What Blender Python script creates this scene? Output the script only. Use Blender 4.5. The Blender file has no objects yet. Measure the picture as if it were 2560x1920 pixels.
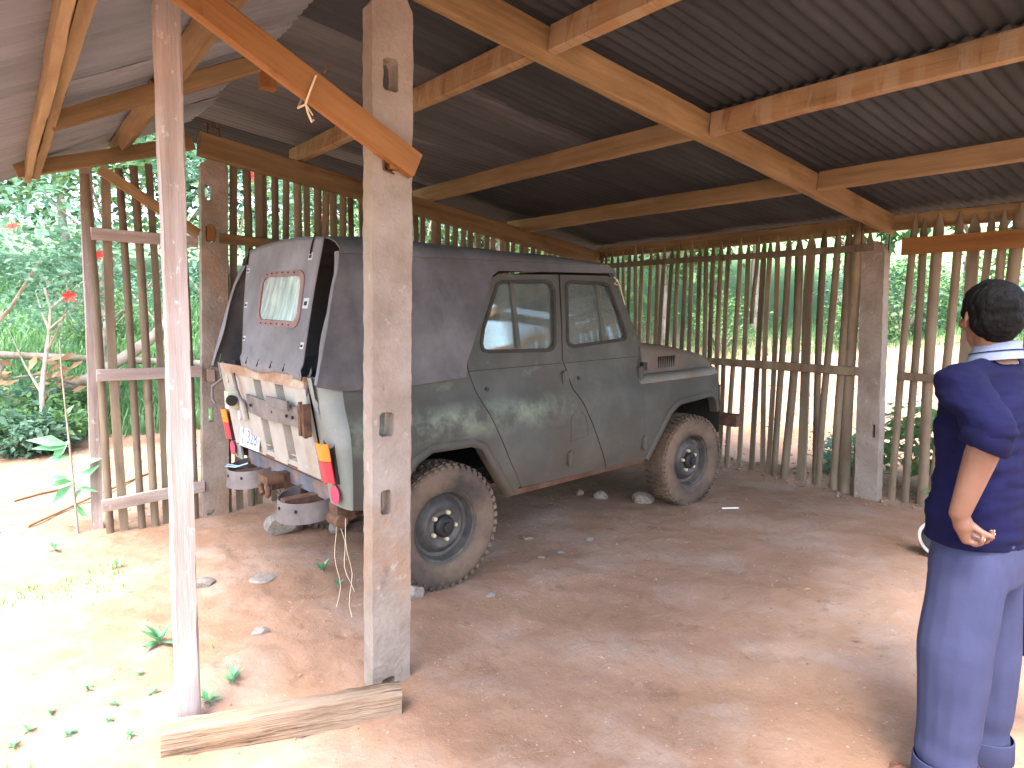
import bpy, bmesh, math, random
import numpy as np
from mathutils import Vector, Matrix
from mathutils.geometry import delaunay_2d_cdt

random.seed(7); RNG = np.random.default_rng(7)
SC = bpy.context.scene
COL = SC.collection

# ------------------------------------------------------------------ camera
CAM = np.array([-1.9474, -3.9128, 1.5211]); FPX = 1655.49
_yaw, _pit, _rol = 0.908137, -0.092183, 0.016351
_F = np.array([math.cos(_yaw)*math.cos(_pit), math.sin(_yaw)*math.cos(_pit), math.sin(_pit)])
_r = np.array([math.sin(_yaw), -math.cos(_yaw), 0.0]); _u = np.cross(_r, _F)
_R = math.cos(_rol)*_r + math.sin(_rol)*_u; _U = -math.sin(_rol)*_r + math.cos(_rol)*_u
cam = bpy.data.cameras.new('camera'); cam.sensor_width = 36; cam.lens = FPX/2560*36
cam.clip_start = 0.05; cam.clip_end = 500
camo = bpy.data.objects.new('camera', cam); COL.objects.link(camo)
camo.matrix_world = Matrix(((_R[0], _U[0], -_F[0], CAM[0]), (_R[1], _U[1], -_F[1], CAM[1]),
                            (_R[2], _U[2], -_F[2], CAM[2]), (0, 0, 0, 1)))
SC.camera = camo

# ------------------------------------------------------------------ world, sun, exposure
SUN_EL, SUN_AZ = math.radians(66), math.radians(214)      # azimuth from +x: the sun stands behind the jeep
w = bpy.data.worlds.new('World'); SC.world = w; w.use_nodes = True
nt = w.node_tree; nt.nodes.clear()
sky = nt.nodes.new('ShaderNodeTexSky'); sky.sky_type = 'NISHITA'; sky.sun_disc = False
sky.sun_elevation = SUN_EL; sky.sun_rotation = math.pi/2 - SUN_AZ
sky.air_density = 1.0; sky.dust_density = 4.0; sky.ozone_density = 0.6
bg = nt.nodes.new('ShaderNodeBackground'); bg.inputs['Strength'].default_value = 0.15
wo = nt.nodes.new('ShaderNodeOutputWorld')
nt.links.new(sky.outputs[0], bg.inputs[0]); nt.links.new(bg.outputs[0], wo.inputs[0])
sl = bpy.data.lights.new('sun', 'SUN'); sl.energy = 1.25; sl.angle = math.radians(26); sl.color = (1, .99, .97)
so = bpy.data.objects.new('sun', sl); COL.objects.link(so)
sd = Vector((math.cos(SUN_EL)*math.cos(SUN_AZ), math.cos(SUN_EL)*math.sin(SUN_AZ), math.sin(SUN_EL)))
so.rotation_euler = sd.to_track_quat('Z', 'Y').to_euler(); so.location = sd*30
SC.view_settings.view_transform = 'Standard'; SC.view_settings.look = 'None'
SC.view_settings.exposure = 3.05; SC.view_settings.gamma = 1.0
SC.cycles.use_denoising = True
SC.cycles.max_bounces = 10; SC.cycles.diffuse_bounces = 6; SC.cycles.transparent_max_bounces = 24
SC.cycles.sample_clamp_indirect = 10

# ------------------------------------------------------------------ pixel -> place helpers (2212-wide picture)
KP = 2560/2212
def ray(px, py): return _F + _R*((px*KP-1280)/FPX) - _U*((py*KP-960)/FPX)
def on(px, py, ax, v):
    d = ray(px, py); return CAM + d*((v-CAM[ax])/d[ax])
def at(px, py, depth): return CAM + ray(px, py)*depth

# ------------------------------------------------------------------ numpy noise and terrain
_P = RNG.random((256, 256))
def vnoise(x, y, s=1.0, o=0):
    x = np.asarray(x, float)*s+o*17.3+1000; y = np.asarray(y, float)*s+o*9.1+1000
    xi = np.floor(x).astype(int); yi = np.floor(y).astype(int); fx = x-xi; fy = y-yi
    fx = fx*fx*(3-2*fx); fy = fy*fy*(3-2*fy)
    g = lambda a, b: _P[a % 256, b % 256]
    return (g(xi, yi)*(1-fx)+g(xi+1, yi)*fx)*(1-fy)+(g(xi, yi+1)*(1-fx)+g(xi+1, yi+1)*fx)*fy-.5
def fbm(x, y, s=1.0, n=4, o=0):
    t = 0; a = 1.0
    for i in range(n): t = t+a*vnoise(x, y, s*2**i, o+i); a *= .5
    return t
def sst(a, b, v):
    t = np.clip((np.asarray(v, float)-a)/(b-a), 0, 1); return t*t*(3-2*t)
def terrain(x, y, fine=True):
    x = np.asarray(x, float); y = np.asarray(y, float)
    h = .036*np.clip(x, -1.2, 2.5) - .05*sst(2.5, 4.0, x)
    h = h - .06*sst(-.9, -1.6, y)*(1-sst(0, 2., x)) - .03*sst(-1., -3., y)*sst(0, 2., x)*(1-sst(3, 4, x))
    out = sst(4.7, 7., x)
    h = h + .21*np.maximum(0, x-5.0) * (1-sst(14, 30, x)*.4)
    h = h + .26*np.maximum(0, y-5.5) * (1-sst(14, 30, y)*.4)
    # soil heaped along the foot of the back fence
    h = h + .10*np.exp(-((x-4.22)/.16)**2)*(1+1.2*fbm(y, x, 2.2, 3, 9))*(y < 2.4)
    h = h + .10*out*fbm(x, y, .8, 3, 2) + .06*sst(3, 6, y)*fbm(x, y, .9, 3, 3)
    if fine:
        h = h + .022*fbm(x, y, 1.6, 3, 4) + .009*fbm(x, y, 9, 3, 5)*(1+1.2*sst(-.3, -1, x))
    return h
def gnd(px, py, up=0.0):
    d = ray(px, py); t = np.linspace(1.2, 30, 1500); P = CAM+d*t[:, None]; k = int(np.argmax(P[:, 2] < terrain(P[:, 0], P[:, 1])+up))
    lo, hi = t[max(k-1, 0)], t[k]
    for _ in range(20):
        m = (lo+hi)/2; p = CAM+d*m
        if p[2] < float(terrain(p[0], p[1]))+up: hi = m
        else: lo = m
    return np.array([p[0], p[1], float(terrain(p[0], p[1]))])
def gz(x, y): return float(terrain(x, y))

# ------------------------------------------------------------------ materials
def _node(nt, t, **k):
    n = nt.nodes.new(t)
    for a, b in k.items(): setattr(n, a, b)
    return n
def noise_fac(nt, vec, scale, detail=5, rough=.6, dist=0.0):
    n = _node(nt, 'ShaderNodeTexNoise'); n.inputs['Scale'].default_value = scale
    n.inputs['Detail'].default_value = detail; n.inputs['Roughness'].default_value = rough
    n.inputs['Distortion'].default_value = dist
    nt.links.new(vec, n.inputs['Vector']); return n.outputs['Fac']
def maprange(nt, v, a, b, c=0., d=1.):
    n = _node(nt, 'ShaderNodeMapRange'); n.clamp = True
    nt.links.new(v, n.inputs[0])
    for i, x in enumerate((a, b, c, d)): n.inputs[i+1].default_value = x
    return n.outputs[0]
def mixc(nt, fac, a, b, bt='MIX'):
    n = _node(nt, 'ShaderNodeMix', data_type='RGBA', blend_type=bt)
    if isinstance(fac, (int, float)): n.inputs[0].default_value = fac
    else: nt.links.new(fac, n.inputs[0])
    for i, c in ((6, a), (7, b)):
        if isinstance(c, (tuple, list)): n.inputs[i].default_value = (*c[:3], 1)
        else: nt.links.new(c, n.inputs[i])
    return n.outputs[2]
def ramp(nt, fac, stops):
    n = _node(nt, 'ShaderNodeValToRGB'); e = n.color_ramp.elements
    while len(e) < len(stops): e.new(.5)
    for el, (p, c) in zip(e, stops): el.position = p; el.color = (*c, 1)
    nt.links.new(fac, n.inputs[0]); return n.outputs[0]
def math_(nt, op, a, b):
    n = _node(nt, 'ShaderNodeMath', operation=op)
    for i, v in enumerate((a, b)):
        if isinstance(v, (int, float)): n.inputs[i].default_value = v
        else: nt.links.new(v, n.inputs[i])
    return n.outputs[0]
MATS = {}
TONE = dict(sawn_timber=.66, pale_timber=.66, orange_timber=.66, bark_edged_timber=.68, weathered_post=.95, cracked_timber=.72, split_bamboo=1.08, rough_concrete=.72, roof_sheet=.46, newer_roof_sheet=.72, lit_roof_sheet=.9,
            dusty_canvas=1.12, faded_army_paint=.66, worn_cream_paint=.70, worn_pale_green_paint=.70, scuffed_grey_metal=.72, dusty_rubber=.70, worn_dark_rim=.70, slate_blue_cloth=.44, navy_knit=.30, tanned_skin=.52,
            pale_blue_cotton=.33, limestone=.75, brown_stone=.8, dusty_bonnet_paint=.62, rusty_iron=.8, rusted_sill=.7)
def surf(name, stops, scale=4, stretch=(1, 1, 1), rough=.85, bump=.3, bscale=40, layers=(), rnd=.12, metallic=0,
         spec=.3, detail=6, dist=0.0, bdist=.01, rnd_off=True, bstretch=None):
    g = TONE.get(name, 1.); sc3 = lambda c: tuple(v*g for v in c)
    stops = [(p, sc3(c)) for p, c in stops]; layers = [(sc3(L[0]), *L[1:]) for L in layers]
    m = bpy.data.materials.new(name); m.use_nodes = True; nt = m.node_tree
    bs = nt.nodes['Principled BSDF']
    tc = _node(nt, 'ShaderNodeTexCoord'); oi = _node(nt, 'ShaderNodeObjectInfo')
    vec = tc.outputs['Object']
    if rnd_off:
        a = _node(nt, 'ShaderNodeVectorMath', operation='ADD'); sc = math_(nt, 'MULTIPLY', oi.outputs['Random'], 37.0)
        cb = _node(nt, 'ShaderNodeCombineXYZ')
        for i in range(3): nt.links.new(sc, cb.inputs[i])
        nt.links.new(vec, a.inputs[0]); nt.links.new(cb.outputs[0], a.inputs[1]); vec = a.outputs[0]
    def st(s):
        if tuple(s) == (1, 1, 1): return vec
        mp = _node(nt, 'ShaderNodeVectorMath', operation='MULTIPLY'); mp.inputs[1].default_value = s
        nt.links.new(vec, mp.inputs[0]); return mp.outputs[0]
    f = maprange(nt, noise_fac(nt, st(stretch), scale, detail, .62, dist), .28, .72)
    c = ramp(nt, f, stops)
    for L in layers:     # colour, scale, lo, hi, stretch, strength
        lc, ls, lo, hi = L[:4]; lst = L[4] if len(L) > 4 else (1, 1, 1); k = L[5] if len(L) > 5 else 1.
        msk = maprange(nt, noise_fac(nt, st(lst), ls, 7, .65), lo, hi, 0, k)
        c = mixc(nt, msk, c, lc)
    if rnd:
        v = maprange(nt, oi.outputs['Random'], 0, 1, 1-rnd, 1+rnd)
        n = _node(nt, 'ShaderNodeVectorMath', operation='SCALE'); nt.links.new(c, n.inputs[0]); nt.links.new(v, n.inputs['Scale']); c = n.outputs[0]
    nt.links.new(c, bs.inputs['Base Color'])
    bs.inputs['Roughness'].default_value = rough; bs.inputs['Metallic'].default_value = metallic
    bs.inputs['Specular IOR Level'].default_value = spec
    if bump:
        b = _node(nt, 'ShaderNodeBump'); b.inputs['Strength'].default_value = bump; b.inputs['Distance'].default_value = bdist
        h = noise_fac(nt, st(bstretch or stretch), bscale, 5, .65)
        nt.links.new(h, b.inputs['Height']); nt.links.new(b.outputs[0], bs.inputs['Normal'])
    MATS[name] = m; return m
def plain(name, col, rough=.5, metallic=0., spec=.5):
    m = bpy.data.materials.new(name); m.use_nodes = True; b = m.node_tree.nodes['Principled BSDF']
    b.inputs['Base Color'].default_value = (*col, 1); b.inputs['Roughness'].default_value = rough
    b.inputs['Metallic'].default_value = metallic; b.inputs['Specular IOR Level'].default_value = spec
    MATS[name] = m; return m

GR = (.10, 1, 1)    # grain runs along local x
WOOD = surf('sawn_timber', [(0, (.20, .118, .052)), (.5, (.32, .205, .096)), (1, (.43, .295, .152))], 5, (.25, 3.2, 3.2), .75, .35, 30,
            [((.16, .07, .03), 3.2, .60, .74, (.5, 1.2, 1.2), .55), ((.66, .45, .24), 2.2, .58, .72, (.3, 2, 2), .5)], rnd=.16)
WOODP = surf('pale_timber', [(0, (.27, .165, .082)), (.5, (.37, .24, .125)), (1, (.46, .32, .18))], 5, (.25, 3.2, 3.2), .75, .3, 30,
             [((.27, .13, .06), 3.0, .60, .72, (.5, 1.2, 1.2), .5)], rnd=.12)
WOODO = surf('orange_timber', [(0, (.26, .10, .028)), (.5, (.37, .165, .050)), (1, (.44, .22, .08))], 5, (.25, 3.2, 3.2), .7, .25, 30,
             [((.20, .07, .025), 6, .64, .72, (.8, 1, 1), .6)], rnd=.1)
BARK = surf('bark_edged_timber', [(0, (.29, .155, .065)), (.5, (.40, .24, .12)), (1, (.46, .31, .165))], 5, (.25, 3, 3), .75, .3, 30,
            [((.46, .33, .20), 7, .50, .56, (1.3, .25, .25), .8), ((.22, .115, .06), 7.5, .57, .63, (1.6, .3, .3), .7)], rnd=.1)
WOODW = surf('weathered_post', [(0, (.26, .20, .175)), (.5, (.37, .305, .28)), (1, (.47, .415, .40))], 5, (.22, 3, 3), .9, .5, 26,
             [((.66, .60, .60), 26, .60, .68, (.6, 1, 1), .8), ((.40, .20, .10), 3, .55, .75, (.6, 1, 1), .6)], rnd=.08)
SILL = surf('cracked_timber', [(0, (.13, .08, .05)), (.35, (.32, .22, .15)), (.7, (.42, .32, .235)), (1, (.50, .41, .33))], 4, (.35, 4.5, 4.5), .9, 1.0, 9,
            [((.07, .04, .022), 5, .56, .60, (.16, 5.0, 5.0), .95), ((.55, .36, .22), 2, .5, .7, (1, 1, 1), .5)], rnd=.05, bdist=.02, bstretch=(.15, 4, 4))
BAMB = surf('split_bamboo', [(0, (.10, .072, .048)), (.5, (.175, .135, .092)), (1, (.255, .205, .145))], 4, (3, 3, .35), .7, .25, 30,
            [((.09, .05, .035), 2.5, .58, .68, (1, 1, .8), .7), ((.30, .27, .10), 3.1, .62, .75, (1, 1, .6), .5)], rnd=.28, spec=.35)
CONC = surf('rough_concrete', [(0, (.30, .235, .185)), (.5, (.40, .33, .275)), (1, (.49, .42, .365))], 5, (1, 1, 1), .95, .8, 38,
            [((.16, .12, .10), 7, .64, .72, (1, 1, .6), .6), ((.46, .24, .12), 2.2, .56, .72, (1, 1, .5), .65), ((.64, .58, .52), 14, .62, .70, (1, 1, 1), .6),
             ((.13, .10, .08), 60, .70, .74, (1, 1, 1), .8)], rnd=.05, bdist=.012)
RUST = surf('rusty_iron', [(0, (.07, .04, .03)), (.5, (.13, .07, .045)), (1, (.22, .11, .06))], 20, rough=.9, bump=.4, bscale=80)
ROOF = surf('roof_sheet', [(0, (.042, .048, .055)), (.5, (.065, .074, .085)), (1, (.096, .108, .124))], 1.6, (.35, 2.2, 1), .8, .12, 60,
            [((.045, .033, .027), 1.4, .56, .76, (.3, 1.5, 1), .6), ((.17, .165, .17), 5, .60, .72, (.06, 1.6, 1), .55)], rnd=.22, metallic=.0, spec=.35)
ROOFR = surf('lit_roof_sheet', [(0, (.16, .175, .20)), (.5, (.22, .238, .27)), (1, (.29, .31, .345))], 1.6, (.3, 2.5, 1), .6, .1, 60, [((.09, .07, .06), 2.0, .56, .72, (.2, 2, 1), .5)], rnd=.1, spec=.4)  # paler than the front sheets: outside light on the rear slope put into colour
ROOFN = surf('newer_roof_sheet', [(0, (.090, .095, .104)), (.5, (.130, .137, .15)), (1, (.175, .183, .20))], 1.6, (.3, 2.5, 1), .6, .1, 60,
             [((.06, .045, .038), 2.0, .56, .72, (.2, 2, 1), .65), ((.34, .34, .37), 6, .60, .70, (.05, 1.8, 1), .6)], rnd=.15, metallic=.25, spec=.5)
CANVAS = surf('dusty_canvas', [(0, (.058, .056, .058)), (.5, (.088, .085, .089)), (1, (.13, .126, .127))], 3, (1, 1, 1), .92, .25, 120,
              [((.18, .178, .20), 1.7, .55, .75, (1, 1, .6), .6), ((.055, .040, .032), 2.2, .56, .74, (1, 1, 1), .6)], rnd=0, spec=.2, rnd_off=False)
PAINT = surf('faded_army_paint', [(0, (.062, .066, .056)), (.5, (.094, .099, .086)), (1, (.138, .143, .127))], 2.6, (1, 1, 1), .62, .12, 90,
             [((.088, .062, .042), 1.9, .46, .68, (1, 1, 1), .62), ((.17, .22, .14), 4.5, .62, .74, (1, 1, 1.6), .6), ((.16, .06, .025), 9, .68, .74, (1, 1, 1), .75),
              ((.20, .21, .19), 30, .66, .74, (1, 1, 1), .5)], rnd=0, spec=.35, rnd_off=False)
LITCANVAS = surf('lit_canvas', [(0, (.12, .118, .124)), (.5, (.165, .162, .170)), (1, (.22, .216, .226))], 3, (1, 1, 1), .92, .25, 120,
              [((.27, .27, .30), 1.7, .52, .72, (1, 1, .6), .6), ((.10, .085, .078), 2.6, .56, .72, (1, 1, 1), .6)], rnd=0, spec=.2, rnd_off=False)  # lighter copy of the canvas: light falling on the rear put into colour
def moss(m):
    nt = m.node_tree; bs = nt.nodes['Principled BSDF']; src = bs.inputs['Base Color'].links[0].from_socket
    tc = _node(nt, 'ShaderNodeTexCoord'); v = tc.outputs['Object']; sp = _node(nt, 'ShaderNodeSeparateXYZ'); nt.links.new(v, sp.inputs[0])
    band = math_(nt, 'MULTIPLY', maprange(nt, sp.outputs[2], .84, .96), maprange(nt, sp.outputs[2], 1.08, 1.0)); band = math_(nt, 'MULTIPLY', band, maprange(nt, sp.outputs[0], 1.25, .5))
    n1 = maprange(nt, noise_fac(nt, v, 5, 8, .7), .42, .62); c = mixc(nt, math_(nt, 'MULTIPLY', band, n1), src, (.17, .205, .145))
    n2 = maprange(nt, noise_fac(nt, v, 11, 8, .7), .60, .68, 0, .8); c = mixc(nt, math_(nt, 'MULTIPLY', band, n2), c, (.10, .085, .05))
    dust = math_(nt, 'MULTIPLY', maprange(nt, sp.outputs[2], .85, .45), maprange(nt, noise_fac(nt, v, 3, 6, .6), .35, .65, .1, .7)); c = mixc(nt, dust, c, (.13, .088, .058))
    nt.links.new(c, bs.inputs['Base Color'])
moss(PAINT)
PAINTW = surf('worn_cream_paint', [(0, (.36, .335, .285)), (.5, (.47, .445, .395)), (1, (.55, .535, .50))], 4, (1, 1, .7), .7, .2, 70,
              [((.34, .20, .10), 4.0, .50, .68, (1, 1, .45), .75), ((.17, .075, .04), 10, .66, .72, (1, 1, .6), .8), ((.30, .30, .25), 2.5, .58, .72, (1, 1, .6), .5)], rnd=0, rnd_off=False)
PAINTR = surf('worn_pale_green_paint', [(0, (.21, .235, .21)), (.5, (.29, .315, .29)), (1, (.37, .395, .375))], 3, (1, 1, 1), .65, .15, 80,
              [((.24, .17, .10), 3.2, .60, .74, (1, 1, .5), .6), ((.17, .21, .16), 2.2, .56, .74, (1, 1, 1), .6), ((.55, .55, .52), 28, .66, .72, (1, 1, 1), .6)], rnd=0, rnd_off=False)
GREYM = surf('scuffed_grey_metal', [(0, (.13, .115, .115)), (.5, (.22, .20, .20)), (1, (.30, .28, .29))], 6, (1, 1, 1), .55, .15, 60,
             [((.62, .62, .64), 14, .66, .70, (1, 1, 2.5), .9), ((.27, .13, .07), 5, .6, .72, (1, 1, 1), .7)], rnd=.05, metallic=.35)
RUBBER = surf('dusty_rubber', [(0, (.05, .042, .04)), (.5, (.085, .068, .058)), (1, (.15, .11, .085))], 5, (1, 1, 1), .9, .3, 60,
              [((.27, .185, .125), 2.6, .38, .60, (1, 1, 1), .85)], rnd=.05)
RIMM = surf('worn_dark_rim', [(0, (.045, .043, .041)), (.5, (.095, .088, .080)), (1, (.18, .168, .15))], 8, (1, 1, 1), .5, .2, 60,
            [((.24, .16, .10), 6, .54, .70, (1, 1, 1), .6)], rnd=.05, metallic=.0)
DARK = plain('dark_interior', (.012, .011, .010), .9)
BLACK = plain('black_rubber', (.015, .014, .014), .6)
PINK = surf('faded_pink_trim', [(0, (.17, .10, .095)), (1, (.26, .175, .165))], 12, rough=.8, bump=.2)
AMBER = plain('amber_lens', (.95, .20, .02), .25); REDL = plain('red_lens', (.52, .03, .05), .25); REFL = plain('red_reflector', (.42, .03, .09), .3)
WHITEP = surf('plate_paint', [(0, (.46, .48, .50)), (1, (.58, .59, .60))], 18, rough=.6, bump=.1, layers=[((.45, .30, .18), 14, .62, .72)])
INK = plain('plate_ink', (.09, .12, .17), .7)
TIN = plain('tin_eyelet', (.40, .40, .41), .5, .2)
NUT = plain('cream_nut', (.55, .47, .30), .6)
STONE = surf('limestone', [(0, (.30, .25, .21)), (.5, (.46, .41, .36)), (1, (.60, .55, .49))], 7, rough=.9, bump=.7, bscale=24, layers=[((.36, .20, .11), 4, .52, .7)], rnd=.15, bdist=.02)
STONED = surf('brown_stone', [(0, (.20, .13, .09)), (.5, (.30, .21, .15)), (1, (.40, .31, .24))], 9, rough=.9, bump=.6, bscale=30, rnd=.2)
TWINE = plain('pale_twine', (.62, .50, .34), .8)
SKIN = surf('tanned_skin', [(0, (.26, .125, .08)), (.5, (.32, .155, .10)), (1, (.37, .185, .125))], 9, rough=.5, bump=.12, bscale=90, rnd=0, spec=.4, bdist=.004)
HAIR = surf('black_hair', [(0, (.002, .002, .002)), (1, (.007, .006, .006))], 60, (1, 1, .25), .6, .7, 140, rnd=0, bdist=.006, spec=.08)
NAVY = surf('navy_knit', [(0, (.009, .009, .062)), (.5, (.013, .013, .092)), (1, (.019, .020, .128))], 5, rough=.9, bump=.25, bscale=160, rnd=0, spec=.15, bdist=.003)
TROUS = surf('slate_blue_cloth', [(0, (.060, .068, .15)), (.5, (.078, .087, .19)), (1, (.10, .110, .23))], 4, rough=.85, bump=.2, bscale=170, rnd=0, spec=.2, bdist=.003)
COLLAR = surf('pale_blue_cotton', [(0, (.42, .52, .80)), (1, (.56, .65, .90))], 6, rough=.8, bump=.15, bscale=120, rnd=0)
NAIL = plain('finger_nail', (.62, .36, .27), .35)
EYEW = plain('eye_white', (.7, .68, .64), .3)
BAGM = surf('black_bag_cloth', [(0, (.008, .008, .009)), (1, (.02, .02, .022))], 12, rough=.75, bump=.3, bscale=80)
TRUNK = surf('pale_bark', [(0, (.22, .17, .13)), (.5, (.40, .33, .28)), (1, (.56, .49, .44))], 9, (1, 1, .5), .9, .6, 30, [((.20, .22, .11), 3, .55, .7)], rnd=.15)
DRY = surf('dry_leaf', [(0, (.26, .12, .05)), (.5, (.42, .25, .13)), (1, (.55, .42, .33))], 3, rough=.8, bump=.1, rnd=.3)

def leafmat(name, a, b, c, trans=.35):
    m = bpy.data.materials.new(name); m.use_nodes = True; nt = m.node_tree; bs = nt.nodes['Principled BSDF']
    tc = _node(nt, 'ShaderNodeTexCoord'); oi = _node(nt, 'ShaderNodeObjectInfo')
    f = maprange(nt, noise_fac(nt, tc.outputs['Object'], 9., 2, .5), .3, .7)
    col = ramp(nt, f, [(0, a), (.5, b), (1, c)])
    v = maprange(nt, oi.outputs['Random'], 0, 1, .75, 1.3)
    n = _node(nt, 'ShaderNodeVectorMath', operation='SCALE'); nt.links.new(col, n.inputs[0]); nt.links.new(v, n.inputs['Scale']); col = n.outputs[0]
    nt.links.new(col, bs.inputs['Base Color']); bs.inputs['Roughness'].default_value = .5
    tr = _node(nt, 'ShaderNodeBsdfTranslucent'); nt.links.new(col, tr.inputs[0])
    mx = _node(nt, 'ShaderNodeMixShader'); mx.inputs[0].default_value = trans
    nt.links.new(bs.outputs[0], mx.inputs[1]); nt.links.new(tr.outputs[0], mx.inputs[2])
    nt.links.new(mx.outputs[0], nt.nodes['Material Output'].inputs[0]); return m
LEAF1 = leafmat('broad_leaf', (.10, .20, .065), (.155, .29, .11), (.22, .36, .165), .5)
LEAF2 = leafmat('cool_leaf', (.085, .19, .12), (.14, .28, .19), (.21, .36, .26), .5)
LEAF3 = leafmat('deep_leaf', (.065, .14, .07), (.10, .21, .11), (.17, .30, .17), .48)
GRASSM = leafmat('grass_blade', (.11, .23, .085), (.17, .33, .14), (.25, .41, .21), .45)
WEEDM = leafmat('weed_leaf', (.10, .33, .13), (.16, .42, .20), (.26, .50, .30), .3)
PETAL = leafmat('red_petal', (.70, .035, .03), (.80, .05, .04), (.85, .10, .06), .3)

def glassmat():
    m = bpy.data.materials.new('dusty_glass'); m.use_nodes = True; nt = m.node_tree; nt.nodes.clear()
    o = _node(nt, 'ShaderNodeOutputMaterial'); t = _node(nt, 'ShaderNodeBsdfTransparent'); t.inputs[0].default_value = (.90, .94, .91, 1)
    g = _node(nt, 'ShaderNodeBsdfGlossy'); g.inputs['Roughness'].default_value = .04; g.inputs[0].default_value = (.9, .95, .93, 1)
    d = _node(nt, 'ShaderNodeBsdfDiffuse'); d.inputs[0].default_value = (.34, .35, .32, 1)
    lw = _node(nt, 'ShaderNodeFresnel'); lw.inputs[0].default_value = 1.55
    m1 = _node(nt, 'ShaderNodeMixShader'); nt.links.new(math_(nt, 'MULTIPLY', lw.outputs[0], 1.3), m1.inputs[0]); nt.links.new(t.outputs[0], m1.inputs[1]); nt.links.new(g.outputs[0], m1.inputs[2])
    tc = _node(nt, 'ShaderNodeTexCoord'); f = maprange(nt, noise_fac(nt, tc.outputs['Object'], 5, 6, .6), .3, .75, .05, .22)
    m2 = _node(nt, 'ShaderNodeMixShader'); nt.links.new(f, m2.inputs[0]); nt.links.new(m1.outputs[0], m2.inputs[1]); nt.links.new(d.outputs[0], m2.inputs[2])
    nt.links.new(m2.outputs[0], o.inputs[0]); return m
GLASS = glassmat()
def plasticmat():
    m = bpy.data.materials.new('cloudy_plastic'); m.use_nodes = True; nt = m.node_tree; nt.nodes.clear()
    o = _node(nt, 'ShaderNodeOutputMaterial'); b = _node(nt, 'ShaderNodeBsdfPrincipled'); b.inputs['Roughness'].default_value = .12
    tc = _node(nt, 'ShaderNodeTexCoord'); mp = _node(nt, 'ShaderNodeVectorMath', operation='MULTIPLY'); mp.inputs[1].default_value = (1, 2.2, .7)
    nt.links.new(tc.outputs['Object'], mp.inputs[0])
    c = ramp(nt, maprange(nt, noise_fac(nt, mp.outputs[0], 9, 6, .6, .4), .3, .7), [(0, (.20, .26, .24)), (.5, (.36, .44, .41)), (1, (.60, .66, .58))])
    nt.links.new(c, b.inputs['Base Color']); t = _node(nt, 'ShaderNodeBsdfTransparent')
    mx = _node(nt, 'ShaderNodeMixShader'); mx.inputs[0].default_value = .25
    nt.links.new(b.outputs[0], mx.inputs[1]); nt.links.new(t.outputs[0], mx.inputs[2]); nt.links.new(mx.outputs[0], o.inputs[0]); return m
PLASTIC = plasticmat()

# ------------------------------------------------------------------ mesh helpers
def mk(name, verts, faces, mat, smooth=None):
    me = bpy.data.meshes.new(name)
    me.from_pydata([tuple(map(float, v)) for v in verts], [], [tuple(map(int, f)) for f in faces])
    if mat: me.materials.append(mat)
    if smooth is not None:
        me.polygons.foreach_set('use_smooth', [True]*len(me.polygons))
        try: me.set_sharp_from_angle(angle=math.radians(smooth))
        except Exception: pass
    me.update(); return me
def link(name, me, parent=None, mw=None):
    o = bpy.data.objects.new(name, me); COL.objects.link(o)
    if parent is not None: o.parent = parent
    if mw is not None: o.matrix_local = mw
    return o
def obj(name, verts, faces, mat, parent=None, smooth=None, mw=None): return link(name, mk(name, verts, faces, mat, smooth), parent, mw)
def tag(o, label, cat, group=None):
    o['label'] = label; o['category'] = cat
    if group: o['group'] = group
    return o
def thing(name, label, cat, loc=(0, 0, 0), group=None, mw=None):
    o = bpy.data.objects.new(name, None); COL.objects.link(o); o.empty_display_size = .1
    if mw is not None: o.matrix_world = mw
    else: o.location = tuple(map(float, loc))
    return tag(o, label, cat, group)
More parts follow.
